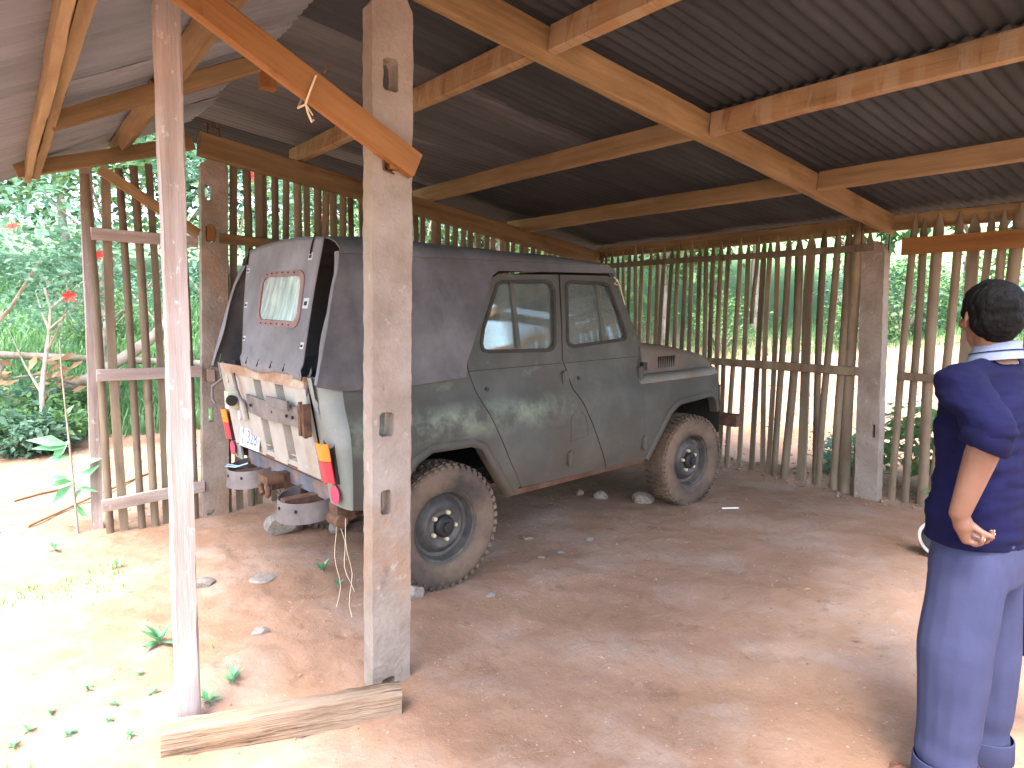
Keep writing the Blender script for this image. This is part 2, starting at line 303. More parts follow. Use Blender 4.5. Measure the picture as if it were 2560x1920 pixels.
class MB:
    def __init__(s): s.v = []; s.f = []
    def add(s, v, f):
        n = len(s.v); s.v += [tuple(map(float, p)) for p in v]; s.f += [tuple(int(i)+n for i in q) for q in f]; return s
    def box(s, c, d, R=None):
        x, y, z = [a/2 for a in d]; P = [(-x, -y, -z), (x, -y, -z), (x, y, -z), (-x, y, -z), (-x, -y, z), (x, -y, z), (x, y, z), (-x, y, z)]
        P = [Vector(p) for p in P]
        if R is not None: P = [R @ p for p in P]
        return s.add([p+Vector(c) for p in P], [(3, 2, 1, 0), (4, 5, 6, 7), (0, 1, 5, 4), (1, 2, 6, 5), (2, 3, 7, 6), (3, 0, 4, 7)])
    def tube(s, pts, r, n=8, cap=True):
        pts = [Vector(p) for p in pts]; m = len(pts); rr = r if isinstance(r, (list, tuple)) else [r]*m
        V = []; up = Vector((0, 0, 1)); t0 = (pts[1]-pts[0]).normalized()
        a = t0.cross(up if abs(t0.z) < .9 else Vector((1, 0, 0))).normalized()
        for i in range(m):
            t = (pts[min(i+1, m-1)]-pts[max(i-1, 0)]).normalized(); a = (a-t*a.dot(t)).normalized(); b = t.cross(a)
            for k in range(n):
                th = 2*math.pi*k/n; V.append(pts[i]+(a*math.cos(th)+b*math.sin(th))*rr[i])
        F = [(i*n+k, i*n+(k+1) % n, (i+1)*n+(k+1) % n, (i+1)*n+k) for i in range(m-1) for k in range(n)]
        if cap: F += [tuple(range(n))[::-1], tuple((m-1)*n+k for k in range(n))]
        return s.add(V, F)
    def lathe(s, prof, n, org=(0, 0, 0), axis='y', closed=False, cap=True):
        V = []; o = Vector(org)
        for (r, a) in prof:
            for k in range(n):
                t = 2*math.pi*k/n; c, d = r*math.cos(t), r*math.sin(t)
                V.append(o+(Vector((c, a, d)) if axis == 'y' else Vector((a, c, d)) if axis == 'x' else Vector((c, d, a))))
        m = len(prof); F = [(i*n+k, i*n+(k+1) % n, (i+1)*n+(k+1) % n, (i+1)*n+k) for i in range(m-1) for k in range(n)]
        if closed: F += [((m-1)*n+k, (m-1)*n+(k+1) % n, (k+1) % n, k) for k in range(n)]
        elif cap:
            if prof[0][0] > 1e-6: F.append(tuple(range(n))[::-1])
            if prof[-1][0] > 1e-6: F.append(tuple((m-1)*n+k for k in range(n)))
        return s.add(V, F)
    def grid(s, G, thick=None):
        """G[i][j] points; with thick: a closed slab offset along -normal"""
        G = np.asarray(G, float); a, b = G.shape[:2]
        if thick is None:
            return s.add(G.reshape(-1, 3), [(i*b+j, (i+1)*b+j, (i+1)*b+j+1, i*b+j+1) for i in range(a-1) for j in range(b-1)])
        gu = np.gradient(G, axis=0); gv = np.gradient(G, axis=1); N = np.cross(gu, gv); N /= np.linalg.norm(N, axis=2, keepdims=True)+1e-9
        H = G-N*thick; V = np.concatenate([G.reshape(-1, 3), H.reshape(-1, 3)]); o = a*b
        F = [(i*b+j, (i+1)*b+j, (i+1)*b+j+1, i*b+j+1) for i in range(a-1) for j in range(b-1)]
        F += [(o+i*b+j, o+i*b+j+1, o+(i+1)*b+j+1, o+(i+1)*b+j) for i in range(a-1) for j in range(b-1)]
        for i in range(a-1): F += [(i*b, o+i*b, o+(i+1)*b, (i+1)*b), (i*b+b-1, (i+1)*b+b-1, o+(i+1)*b+b-1, o+i*b+b-1)]
        for j in range(b-1): F += [(j, j+1, o+j+1, o+j), ((a-1)*b+j, o+(a-1)*b+j, o+(a-1)*b+j+1, (a-1)*b+j+1)]
        return s.add(V, F)
    def build(s, name, mat, parent=None, smooth=None, mw=None): return obj(name, s.v, s.f, mat, parent, smooth, mw)

def timber(name, p0, p1, w_, h_, mat, parent, up=(0, 0, 1), wob=.003, seg=.12, end=None):
    """sawn beam from p0 to p1: w_ across, h_ along 'up'; length runs along local x"""
    p0 = Vector(p0); p1 = Vector(p1); L = (p1-p0).length; X = (p1-p0).normalized(); Y = Vector(up).cross(X).normalized(); Z = X.cross(Y)
    n = max(2, int(L/seg)); b = min(w_, h_)*.09; hw, hh = w_/2, h_/2
    ring = [(-hw+b, -hh), (hw-b, -hh), (hw, -hh+b), (hw, hh-b), (hw-b, hh), (-hw+b, hh), (-hw, hh-b), (-hw, -hh+b)]
    ph = [random.uniform(0, 6.28) for _ in range(8)]; V = []
    for i in range(n+1):
        x = -L/2+L*i/n
        for k, (y, z) in enumerate(ring):
            a = wob*(math.sin(x*3.1+ph[k//2])+.6*random.uniform(-1, 1)); c = wob*(math.sin(x*2.3+ph[k//2+4])+.6*random.uniform(-1, 1))
            V.append((x+(random.uniform(-.004, .004) if i in (0, n) else 0), y+a, z+c))
    F = [(i*8+k, i*8+(k+1) % 8, (i+1)*8+(k+1) % 8, (i+1)*8+k) for i in range(n) for k in range(8)] + [tuple(range(8))[::-1], tuple(n*8+k for k in range(8))]
    c = (p0+p1)/2; mw = Matrix(((X.x, Y.x, Z.x, c.x), (X.y, Y.y, Z.y, c.y), (X.z, Y.z, Z.z, c.z), (0, 0, 0, 1)))
    return obj(name, V, F, mat, parent, 40, mw)

def resample(poly, d):
    out = []; n = len(poly)
    for i in range(n):
        a = np.array(poly[i], float); b = np.array(poly[(i+1) % n], float); k = max(1, int(math.ceil(np.linalg.norm(b-a)/d)))
        out += [tuple(a+(b-a)*j/k) for j in range(k)]
    return out
def inpoly(pts, poly):
    pts = np.asarray(pts); P = np.asarray(poly); x, y = pts[:, 0], pts[:, 1]; c = np.zeros(len(pts), bool); j = len(P)-1
    for i in range(len(P)):
        xi, yi = P[i]; xj, yj = P[j]
        m = ((yi > y) != (yj > y)) & (x < (xj-xi)*(y-yi)/((yj-yi) if abs(yj-yi) > 1e-12 else 1e-12)+xi); c ^= m; j = i
    return c
def edgedist(pts, loops):
    pts = np.asarray(pts); d = np.full(len(pts), 1e9)
    for L in loops:
        for i in range(len(L)):
            a = np.array(L[i]); b = np.array(L[(i+1) % len(L)]); ab = b-a; t = np.clip(((pts-a)@ab)/(ab@ab+1e-12), 0, 1)
            d = np.minimum(d, np.linalg.norm(pts-(a+t[:, None]*ab), axis=1))
    return d
def sheet(poly, holes, yf, t, side=-1, d=.05, jit=0.0):
    """flat outline in (x,z), with holes, laid on the surface y = side*yf(x,z), t thick (inwards)"""
    loops = [resample(poly, d)]+[resample(h, d) for h in holes]
    if jit: loops = [[(x+random.uniform(-jit, jit), z+random.uniform(-jit, jit)) for x, z in L] for L in loops]
    P = np.array(loops[0]); lo, hi = P.min(0), P.max(0)
    gx, gy = np.meshgrid(np.arange(lo[0]+d*.5, hi[0], d), np.arange(lo[1]+d*.5, hi[1], d)); G = np.stack([gx.ravel(), gy.ravel()], 1)
    if len(G):
        m = inpoly(G, loops[0])
        for h in loops[1:]: m &= ~inpoly(G, h)
        G = G[m]
    if len(G): G = G[edgedist(G, loops) > d*.45]
    v2 = []; ed = []
    for L in loops:
        s = len(v2); n = len(L); v2 += [Vector(p) for p in L]; ed += [(s+i, s+(i+1) % n) for i in range(n)]
    v2 += [Vector(p) for p in G]
    V, E_, F, *_ = delaunay_2d_cdt(v2, ed, [], 2, 1e-6)
    V = np.array([tuple(v) for v in V])
    cen = np.array([V[list(f)].mean(0) for f in F]); k = inpoly(cen, loops[0])
    for h in loops[1:]: k &= ~inpoly(cen, h)
    F = [tuple(f) for f, q in zip(F, k) if q]
    y = np.array([yf(a, b) for a, b in V])
    top = np.stack([V[:, 0], side*y, V[:, 1]], 1); bot = np.stack([V[:, 0], side*(y-t), V[:, 1]], 1)
    n = len(V); cnt = {}
    for f in F:
        for i in range(len(f)):
            e = (f[i], f[(i+1) % len(f)]); cnt[e] = 1
    faces = list(F)+[tuple(n+i for i in f[::-1]) for f in F]
    for (a, b) in cnt:
        if (b, a) not in cnt: faces.append((b, a, n+a, n+b))
    return np.concatenate([top, bot]), faces

# ------------------------------------------------------------------ ground
def graded(lo, hi, f0, f1, step):
    a = list(np.arange(f0, f1+1e-6, step)); s = step; x = f1
    while x < hi: s *= 1.16; x += s; a.append(min(x, hi+5))
    s = step; x = f0; b = []
    while x > lo: s *= 1.16; x -= s; b.append(max(x, lo-5))
    return np.array(b[::-1]+a)
xs = graded(-60, 60, -2.3, 4.7, .023); ys = graded(-60, 60, -3.7, 2.2, .023)
GX, GY = np.meshgrid(xs, ys, indexing='ij')
def ground_h(x, y):
    h = terrain(x, y)
    for (px, py, r) in ((838, 1395, .028), (740, 1390, .03), (715, 1335, .022), (690, 1400, .018), (855, 1402, .03), (800, 1403, .018), (795, 1440, .02), (640, 1350, .02), (660, 1368, .02)):
        c = on(px, py, 2, -.07); q = np.sqrt((x-c[0])**2+(y-c[1])**2)/r
        h = h-.016*np.exp(-q**2)+.006*np.exp(-(q-1.5)**2*3)
    return h
GZ = ground_h(GX, GY); nx, ny = GX.shape
me = bpy.data.meshes.new('ground')
V = np.stack([GX, GY, GZ], -1).reshape(-1, 3)
idx = np.arange(nx*ny).reshape(nx, ny)
Q = np.stack([idx[:-1, :-1], idx[1:, :-1], idx[1:, 1:], idx[:-1, 1:]], -1).reshape(-1, 4)
me.vertices.add(len(V)); me.vertices.foreach_set('co', V.ravel())
me.loops.add(Q.size); me.loops.foreach_set('vertex_index', Q.ravel())
me.polygons.add(len(Q)); me.polygons.foreach_set('loop_start', np.arange(0, Q.size, 4)); me.polygons.foreach_set('loop_total', np.full(len(Q), 4))
me.polygons.foreach_set('use_smooth', np.ones(len(Q), bool)); me.update(calc_edges=True)
def dirtmat():
    m = bpy.data.materials.new('packed_dirt'); m.use_nodes = True; nt = m.node_tree; bs = nt.nodes['Principled BSDF']
    tc = _node(nt, 'ShaderNodeTexCoord'); v = tc.outputs['Object']
    c = ramp(nt, maprange(nt, noise_fac(nt, v, 1.1, 8, .62), .3, .7), [(0, (.225, .128, .080)), (.5, (.295, .180, .120)), (1, (.355, .235, .170))])
    c = mixc(nt, maprange(nt, noise_fac(nt, v, 2.4, 8, .65, .3), .50, .70, 0, .6), c, (.345, .275, .23))
    c = mixc(nt, maprange(nt, noise_fac(nt, v, 5.5, 8, .7), .58, .70, 0, .55), c, (.135, .08, .052))
    c = mixc(nt, maprange(nt, noise_fac(nt, v, 38, 4, .6), .66, .72, 0, .6), c, (.52, .43, .35))
    c = mixc(nt, maprange(nt, noise_fac(nt, v, 55, 4, .6), .68, .73, 0, .7), c, (.10, .06, .04))
    # green ground cover away from the trodden yard (slopes behind the fences)
    sx = _node(nt, 'ShaderNodeSeparateXYZ'); nt.links.new(v, sx.inputs[0])
    gm = math_(nt, 'MAXIMUM', maprange(nt, sx.outputs[0], 10.2, 11.8), maprange(nt, sx.outputs[1], 6.0, 7.5))
    gm = math_(nt, 'MULTIPLY', gm, maprange(nt, noise_fac(nt, v, 1.5, 6, .6), .25, .45))
    c = mixc(nt, gm, c, (.12, .24, .09))
    nt.links.new(c, bs.inputs['Base Color']); bs.inputs['Roughness'].default_value = .95; bs.inputs['Specular IOR Level'].default_value = .15
    b1 = _node(nt, 'ShaderNodeBump'); b1.inputs['Strength'].default_value = .55; b1.inputs['Distance'].default_value = .02
    nt.links.new(noise_fac(nt, v, 26, 8, .7), b1.inputs['Height']); nt.links.new(b1.outputs[0], bs.inputs['Normal']); return m
DIRT = dirtmat(); me.materials.append(DIRT)
go = bpy.data.objects.new('ground', me); COL.objects.link(go); go['kind'] = 'structure'

# ------------------------------------------------------------------ the shed: roof, rafters, purlins, posts
shed = thing('open_shed', 'open timber shed with corrugated roof on concrete and wooden posts over the jeep', 'shed')
def zs(x): return 2.985-.118*x                       # underside of the front roof slope
def zr(x): return zs(-.65)+.52*(x+.65)               # underside of the rear roof slope
def corrugated(name, x0, x1, zf, y0, wd, mat, lift):
    n = 66; m = 12; yy = np.linspace(0, wd, n); xx = np.linspace(x0, x1, m); V = []
    dent = [random.uniform(-.006, .006) for _ in range(m)]
    for i, x in enumerate(xx):
        for y in yy: V.append((x, y0-y, zf(x)+.018+lift+.0095*math.sin(2*math.pi*y/.076)+dent[i]*math.sin(y*5+i)))
    F = [(i*n+j, (i+1)*n+j, (i+1)*n+j+1, i*n+j+1) for i in range(m-1) for j in range(n-1)]
    return obj(name, V, F, mat, shed, 60)
k = 0; y = 2.62
while y > -3.1:
    newer = k in (1, 2, 3)
    corrugated('roof_sheet', -.70, 1.75, zs, y, .80, ROOFN if newer else ROOF, .010+.006*(k % 2))
    corrugated('roof_sheet', 1.55, 4.75, zs, y-.02, .80, ROOF, .000+.006*(k % 2))
    corrugated('rear_roof_sheet', -2.02, -.60, zr, y-.6, .80, ROOFR, .006*(k % 2))
    y -= .745; k += 1
mb = MB(); xr = -.65                                  # ridge cap
G = [[(xr-.16, yy, zr(xr-.16)+.045) for yy in (2.6, -3.9)], [(xr, yy, zs(xr)+.06) for yy in (2.6, -3.9)], [(xr+.2, yy, zs(xr+.2)+.052) for yy in (2.6, -3.9)]]
mb.grid(G, .002).build('ridge_cap', ROOF, shed, 60)

LA, LB = np.array([-.72, 1.47]), np.array([4.05, 2.08])           # line of the far side wall
def Ly(x): return LA[1]+(LB[1]-LA[1])*(x-LA[0])/(LB[0]-LA[0])
_ln = np.array([-(LB-LA)[1], (LB-LA)[0]]); _ln /= np.linalg.norm(_ln)
def onL(px, py):
    d = ray(px, py); return CAM+d*((_ln@(LA-CAM[:2]))/(_ln@d[:2]))
RY = -1.36                                            # line of the middle rafter
# rafters (near -> far)
timber('rafter', (-.62, RY, zs(-.62)-.100), (4.12, RY, zs(4.12)-.100), .055, .165, WOOD, shed)
timber('rafter', (-.62, -3.62, zs(-.62)-.100), (4.3, -3.62, zs(4.3)-.100), .055, .165, WOOD, shed)
timber('wall_plate', (-.70, Ly(-.70)+.02, 2.80), (4.16, Ly(4.16)+.02, 2.335), .07, .17, WOOD, shed)
# purlins: far bay, near bay
for x, m1, m2, dz in ((.14, BARK, BARK, 0), (1.42, WOODP, BARK, .0), (2.72, WOODP, WOODP, 0)):
    timber('purlin', (x-.03, Ly(x)+.24, zs(x)-.078), (x+.06, RY+.032, zs(x+.06)-.082), .055, .135, m1, shed, (.12, 0, 1))
    timber('purlin', (x+.10, RY-.032, zs(x+.1)-.075), (x+.13, -3.78, zs(x+.13)-.072), .055, .13, m2, shed, (.12, 0, 1))
timber('eave_plate', (4.12, 2.2, zs(4.12)-.085), (4.12, -3.85, zs(4.12)-.085), .06, .13, WOOD, shed)
# rear slope
timber('gable_rafter', (-1.80, 1.50, 2.44), (-.74, 1.50, 2.80), .05, .095, WOOD, shed)
timber('rear_rafter', (-1.70, .05, zr(-1.70)-.075), (-.72, .05, zr(-.72)-.075), .05, .085, WOOD, shed)
timber('rear_rafter', (-1.70, -3.2, zr(-1.70)-.075), (-.72, -3.2, zr(-.72)-.075), .05, .085, WOOD, shed)
timber('rear_purlin', (-1.2, 1.75, zr(-1.2)-.055), (-1.2, .08, zr(-1.2)-.055), .06, .10, WOOD, shed, (-.46, 0, .89))
timber('rear_purlin', (-1.2, .02, zr(-1.2)-.055), (-1.2, -3.17, zr(-1.2)-.055), .06, .10, WOOD, shed, (-.46, 0, .89))
timber('eave_board', (-1.735, 1.66, 2.46), (-1.745, -3.85, 2.465), .035, .13, WOODP, shed)
timber('eave_board', (-1.690, 1.60, 2.475), (-1.70, -3.85, 2.483), .045, .11, WOOD, shed)
timber('ridge_block', (-.64, .10, 3.0), (-.64, .10, 2.84), .07, .09, WOODO, shed, (1, 0, 0))

def lean(base, top):
    X = Vector((1, 0, 0)); Z = (Vector(top)-Vector(base)).normalized(); Y = Z.cross(X).normalized(); X = Y.cross(Z)
    b = Vector(base); return Matrix(((X.x, Y.x, Z.x, b.x), (X.y, Y.y, Z.y, b.y), (X.z, Y.z, Z.z, b.z), (0, 0, 0, 1)))
def pillar(base, top, wx, ty, holes, sink=.25, rot=0.0, topcut=True):
    """concrete post; base/top are the (-x,-y) corner; holes given as (u0,u1,z0,z1) in post coordinates"""
    H = (Vector(top)-Vector(base)).length
    tp = [(wx, H-.06), (wx-.03, H-.01), (wx*.75, H+.01), (wx*.35, H), (.03, H-.03), (0, H-.07)] if topcut else [(wx, H), (0, H)]
    poly = [(0, -sink), (wx, -sink)]+tp
    hl = []
    for (a, b, c, d_) in holes:
        r = min(b-a, d_-c)*.18; hl.append([(a+r, c), (b-r, c), (b, c+r), (b, d_-r), (b-r, d_), (a+r, d_), (a, d_-r), (a, c+r)])
    V, F = sheet(poly, hl, lambda x, z: .0025*math.sin(z*9+x*20), ty, -1, .03, .0022)
    V[:, 1] += 0
    mw = lean(base, top) @ Matrix.Rotation(rot, 4, 'Z')
    return obj('concrete_post', V, F, CONC, shed, 35, mw)
# near post beside the jeep
b2 = gnd(805, 1500); b2 = np.array([b2[0], b2[1], gz(b2[0], b2[1])]); t2 = on(804, -38, 1, b2[1])
def ph(b, t, x0, y0, x1, y1):
    """a hole seen in the face of a post -> post coordinates"""
    p, q = on(x0, y1, 1, b[1]), on(x1, y0, 1, b[1]); s = (t[0]-b[0])/(t[2]-b[2])
    return (p[0]-b[0]-s*(p[2]-b[2]), q[0]-b[0]-s*(q[2]-b[2]), p[2]-b[2], q[2]-b[2])
H2 = [ph(b2, t2, *h) for h in ((828, 130, 860, 193), (826, 310, 852, 368), (820, 890, 851, 945), (822, 1057, 845, 1113), (824, 1458, 852, 1492))]
pillar(b2, t2, .182, .085, H2)
timber('peg', (b2[0]+.10, b2[1]-.02, on(840, 345, 1, b2[1])[2]), (b2[0]+.10, b2[1]+.12, on(840, 345, 1, b2[1])[2]), .045, .075, WOODO, shed)
# far post of the side wall
b1 = gnd(439, 1118); t1 = on(434, 335, 1, b1[1])
H1 = [ph(b1, t1, *h) for h in ((443, 397, 459, 430), (444, 488, 464, 522), (444, 795, 464, 825), (450, 880, 463, 912), (447, 1098, 463, 1113))]
pillar(b1, t1, .192, .075, H1)
pg = [(h[0]+h[1])/2 for h in H1]
for i in (1, 2):
    zc = (H1[i][2]+H1[i][3])/2+b1[2]; xc = b1[0]+pg[i]+(t1[0]-b1[0])/(t1[2]-b1[2])*(zc-b1[2])
    timber('peg', (xc, b1[1]-.03, zc), (xc, b1[1]+.16, zc), H1[i][1]-H1[i][0]-.012, H1[i][3]-H1[i][2]-.012, WOODO if i == 1 else WOODW, shed)
# post in the back wall, broad side across the wall
bb = np.array([3.92, -1.50, gz(3.92, -1.5)]); tb = np.array([3.965, -1.455, 2.275])
pb = gnd(1893, 1083); bb[:2] = pb[:2]; bb[2] = pb[2]; tt = on(1911, 517, 0, bb[0]+.06); tb = np.array([bb[0]+.06, tt[1], tt[2]])
V, F = sheet([(0, -.25), (.19, -.25), (.19, 2.16), (.165, 2.24), (.06, 2.25), (.0, 2.17)], [[(.03, .55), (.055, .55), (.055, .66), (.03, .66)]], lambda x, z: .003*math.sin(z*8+x*14), .11, -1, .035, .003)
V = V[:, [1, 0, 2]]; V[:, 0] = V[:, 0]-V[:, 0].min(); V[:, 2] *= (tb[2]-bb[2])/2.25
obj('concrete_post', V, [f[::-1] for f in F], CONC, shed, 35, lean(bb, tb))
# wooden posts
w1 = gnd(212, 1143); w1t = on(186, 348, 1, w1[1])
timber('wooden_post', (w1[0], w1[1]+.03, w1[2]-.2), (w1t[0], w1t[1]+.03, w1t[2]-.01), .055, .075, WOODW, shed, (1, 0, 0), .004)
w2 = gnd(412, 1571); w2t = on(360, -60, 1, w2[1])
timber('wooden_post', (w2[0], w2[1]+.03, w2[2]+.02), (w2t[0]+.0, w2t[1]+.03, w2t[2]), .05, .082, WOODW, shed, (1, 0, 0), .004)
# corner post
timber('wooden_post', (4.10, 2.12, -.2), (4.08, 2.13, 2.28), .10, .11, WOOD, shed, (1, 0, 0))
# long diagonal brace nailed across the near post, with its twine
e0 = on(898, 360, 1, b2[1]-.025); e1 = on(400, -20, 1, b2[1]-.025); e2 = e0+(e1-e0)*1.12
timber('brace', e0, e2, .045, .105, WOODO, shed, (.4, 0, 1), .002)
c0 = on(672, 195, 1, b2[1]-.055)
mb = MB(); mb.tube([c0+np.array((.02, .075, .05)), c0+np.array((.018, .0, .055)), c0+np.array((-.004, -.004, .0)), c0+np.array((-.022, .0, -.055)), c0+np.array((-.022, .075, -.05)), c0+np.array((.02, .075, .05))], .004, 6)
mb.tube([c0+np.array((-.022, -.004, -.055)), c0+np.array((-.015, -.006, -.085)), c0+np.array((.0, -.006, -.115)), c0+np.array((.006, -.006, -.105))], .004, 6)
mb.tube([c0+np.array((-.022, -.004, -.055)), c0+np.array((.004, -.006, -.09))], .003, 6)
mb.build('twine', TWINE, shed, 60)
# short brace in the end bay of the side wall
timber('brace', on(215, 365, 1, 1.40), on(428, 505, 1, 1.40), .04, .07, WOOD, shed, (.4, 0, 1))
# bent iron rods and wire holding the beams on the posts
def rod(pts, r=.006): return MB().tube(pts, r, 6).build('tie_rod', RUST, shed, 60)
for dx in (.05, .135):
    p = np.array([t1[0]+dx, t1[1]+.01, t1[2]]); rod([p+np.array((0, 0, -.04)), p+np.array((0, -.012, .10)), p+np.array((0, -.01, .235)), p+np.array((.005, .06, .26)), p+np.array((.0, .11, .22))], .0065)
for q in range(3):
    cc = np.array([t1[0]+.075+.02*q, t1[1]-.02, t1[2]+.225]); rod([cc+np.array((math.sin(a)*.016, 0, math.cos(a)*.02)) for a in np.linspace(0, 5.4, 9)], .0035)
for (ox, oy) in ((0, 0), (.01, -.16), (.09, -.19)):
    p = np.array([tb[0]+ox, tb[1]+.19+oy, tb[2]]); rod([p+np.array((0, 0, -.35 if ox > .05 else -.05)), p+np.array((-.004, 0, .08)), p+np.array((0, .01, .19)), p+np.array((.04, .03, .22)), p+np.array((.1, .03, .19))], .006)
for q in range(5):
    cc = np.array([4.0-.03*q, 1.98-.06*q, 2.36-.008*q]); rod([cc+np.array((math.sin(a)*.03, math.sin(a*1.7)*.02, math.cos(a)*.05)) for a in np.linspace(0, 4.6, 8)], .004)
pz = on(829, 366, 1, b2[1]-.008); rod([pz+np.array((0, 0, .06)), pz, pz+np.array((.045, -.004, -.012))], .004)
pz = on(715, 140, 1, b2[1]+.03); rod([pz+np.array((-.02, .02, -.03)), pz+np.array((.015, .02, .02))], .004)

# ------------------------------------------------------------------ bamboo fences
def slat_mesh(pointed, seed, cut=False):
    rs = random.Random(seed); L = 2.4; wd = .042; V = []; rings = []
    z = 0.0; nz = rs.uniform(.1, .25)
    nodes = []
    while nz < L-.05: nodes.append(nz); nz += rs.uniform(.20, .31)
    zs_ = sorted(set([0, L]+[round(n+d, 4) for n in nodes for d in (-.014, 0, .014)]+([L-.12, L-.09, L-.05, L-.02] if pointed else [])+[i*.15 for i in range(1, 16)]))
    bx, by = rs.uniform(0, 6), rs.uniform(0, 6)
    for zz in zs_:
        if not 0 <= zz <= L: continue
        k = 1+.10*(min([abs(zz-n) for n in nodes]) < .004)
        if pointed and zz > L-.125: k *= max(.04, ((L-zz)/.125))**.75
        ox = .006*math.sin(zz*2.1+bx); oy = .009*math.sin(zz*1.6+by)
        for t in (-1, -.5, 0, .5, 1): V.append((ox-.011*k*(1-t*t)-.003, oy+wd/2*t*k, zz))
        V.append((ox+.004, oy+wd/2*k*.9, zz)); V.append((ox+.004, oy-wd/2*k*.9, zz)); rings.append(1)
    n = 7; m = len(rings)
    F = [(i*n+k, i*n+(k+1) % n, (i+1)*n+(k+1) % n, (i+1)*n+k) for i in range(m-1) for k in range(n)]+[tuple(range(n))[::-1], tuple((m-1)*n+k for k in range(n))]
    return mk('bamboo_slat', V, F, BAMB, 40)
SLAT_P = [slat_mesh(True, s) for s in range(5)]; SLAT_F = [slat_mesh(False, 20+s) for s in range(5)]
def slat(parent, base, top, wd, pointed, yaw=0.0):
    b = Vector(base); t = Vector(top); L = (t-b).length; M_ = lean(b, t) @ Matrix.Rotation(yaw, 4, 'Z')
    o = link('bamboo_slat', random.choice(SLAT_P if pointed else SLAT_F), parent)
    s = wd/.042*(1 if random.random() < .5 else -1)
    o.matrix_local = M_ @ Matrix.Diagonal((wd/.042 if random.random() < .6 else -wd/.042, s, L/2.4, 1)); return o
XW = 4.06
backf = thing('bamboo_fence', 'tall bamboo slat fence with pointed tips across the front of the jeep', 'fence', (XW, .3, 0))
def loc(parent, p): return Vector(p)-parent.location
ylist = [1.523, 1.432, 1.342, 1.211, 1.111, 1.027, .918, .824, .732, .629, .533, .446, .357, .262, .18, .066, -.045, -.206, -.289, -.367, -.461, -.578, -.711, -.83, -.919, -1.032, -1.125, -1.224]
wl = [.05]*17+[.055, .05, .05, .06, .075, .085, .06, .06, .065, .095, .055]
ylist = [2.0, 1.91, 1.81, 1.72, 1.62]+ylist; wl = [.045]*5+wl
for yv, wd in zip(ylist, wl):
    sh = random.uniform(-.025, .02); tp = 2.40+random.uniform(-.03, .05)
    slat(backf, loc(backf, (XW, yv+sh, gz(XW, yv)-.08)), loc(backf, (XW-.01, yv-sh*.5, tp)), wd*1.08, True)
slat(backf, loc(backf, (XW, -.125, 1.55)), loc(backf, (XW, -.135, 2.42)), .045, True)     # broken slat hanging from the rail
tb_ = lambda n, p0, p1, w_, h_, m, par, **k: timber(n, loc(par, p0), loc(par, p1), w_, h_, m, par, **k)
tb_('rail', (XW-.045, 2.02, 2.235), (XW-.045, -1.27, 2.215), .03, .058, BAMB, backf)
tb_('rail', (XW-.045, 2.02, 1.155), (XW-.045, -1.27, 1.145), .035, .075, BAMB, backf)
rightf = thing('bamboo_fence', 'bamboo slat fence with an orange board behind the standing person', 'fence', (XW, -2.6, 0))
yr = [-1.56, -1.634, -1.755, -1.874, -1.986, -2.09, -2.173, -2.268]; wr = [.052, .055, .075, .058, .08, .05, .055, .08]
while yr[-1] > -4.4: yr.append(yr[-1]-random.uniform(.09, .12)); wr.append(random.uniform(.05, .08))
for yv, wd in zip(yr, wr):
    sh = random.uniform(-.02, .03); slat(rightf, loc(rightf, (XW, yv+sh, gz(XW, yv)-.08)), loc(rightf, (XW-.01, yv-sh*.4, 2.44+random.uniform(-.02, .03))), wd*1.1, True)
tb_('orange_board', (3.965, -1.52, 2.195), (3.965, -5.6, 2.16), .035, .135, WOODO, rightf)
tb_('rail', (XW-.045, -1.53, 1.13), (XW-.045, -5.6, 1.10), .03, .065, BAMB, rightf)
sidef = thing('bamboo_fence', 'bamboo slat fence along the far side of the jeep', 'fence', (1.6, Ly(1.6), 0))
xl = [-.531, -.439, -.339, -.259, -.176, -.092, -.017, .077, .161, .259, .341, .424, .516, .61]
while xl[-1] < 3.95: xl.append(xl[-1]+random.uniform(.085, .115))
for xv in xl:
    sh = random.uniform(-.02, .02); yv = Ly(xv)+.075
    zt = 2.80-(xv+.70)*.0957+.05
    slat(sidef, loc(sidef, (xv+sh, yv, gz(xv, yv)-.06)), loc(sidef, (xv-sh, yv, zt)), random.uniform(.054, .068), False, math.pi/2)
for z_ in (2.13, 1.09, .24):
    tb_('rail', (-.56, Ly(-.56)+.03, z_), (4.0, Ly(4.0)+.03, z_), .03, .075, WOOD, sidef)
endf = thing('bamboo_fence', 'short bamboo slat panel between the wooden post and the slotted concrete post', 'fence', (-1.1, 1.5, 0))
for xv, wd in ((-1.36, .052), (-1.262, .06), (-1.158, .05), (-1.068, .055), (-.98, .05), (-.835, .045), (-.775, .04)):
    yv = 1.56; sh = random.uniform(-.015, .02); zt = 2.36+(xv+1.735)*.34
    slat(endf, loc(endf, (xv+sh+.01, yv, gz(xv, yv)-.05)), loc(endf, (xv-.05-sh, yv, zt)), wd, False, math.pi/2)
for z_, dz in ((2.085, .0), (1.105, .01), (.175, .05)):
    tb_('rail', (-1.40, 1.50, z_), (-.72, 1.52, z_+dz), .03, .085, WOODW, endf)

# ------------------------------------------------------------------ ground beam between the near posts
sA = gnd(345, 1642); sB = gnd(888, 1538)
sA = np.array([sA[0]+.02, sA[1]+.055, gz(sA[0], sA[1]+.05)]); sB = np.array([sB[0]-.02, sB[1]+.05, gz(sB[0], sB[1]+.05)])
sb = thing('ground_beam', 'cracked weathered wooden beam lying on the dirt at the foot of the near posts', 'beam', sA)
o = timber('beam', (0, 0, .04), Vector(sB)-Vector(sA)+Vector((0, 0, .035)), .10, .115, SILL, sb, wob=.005, seg=.05)

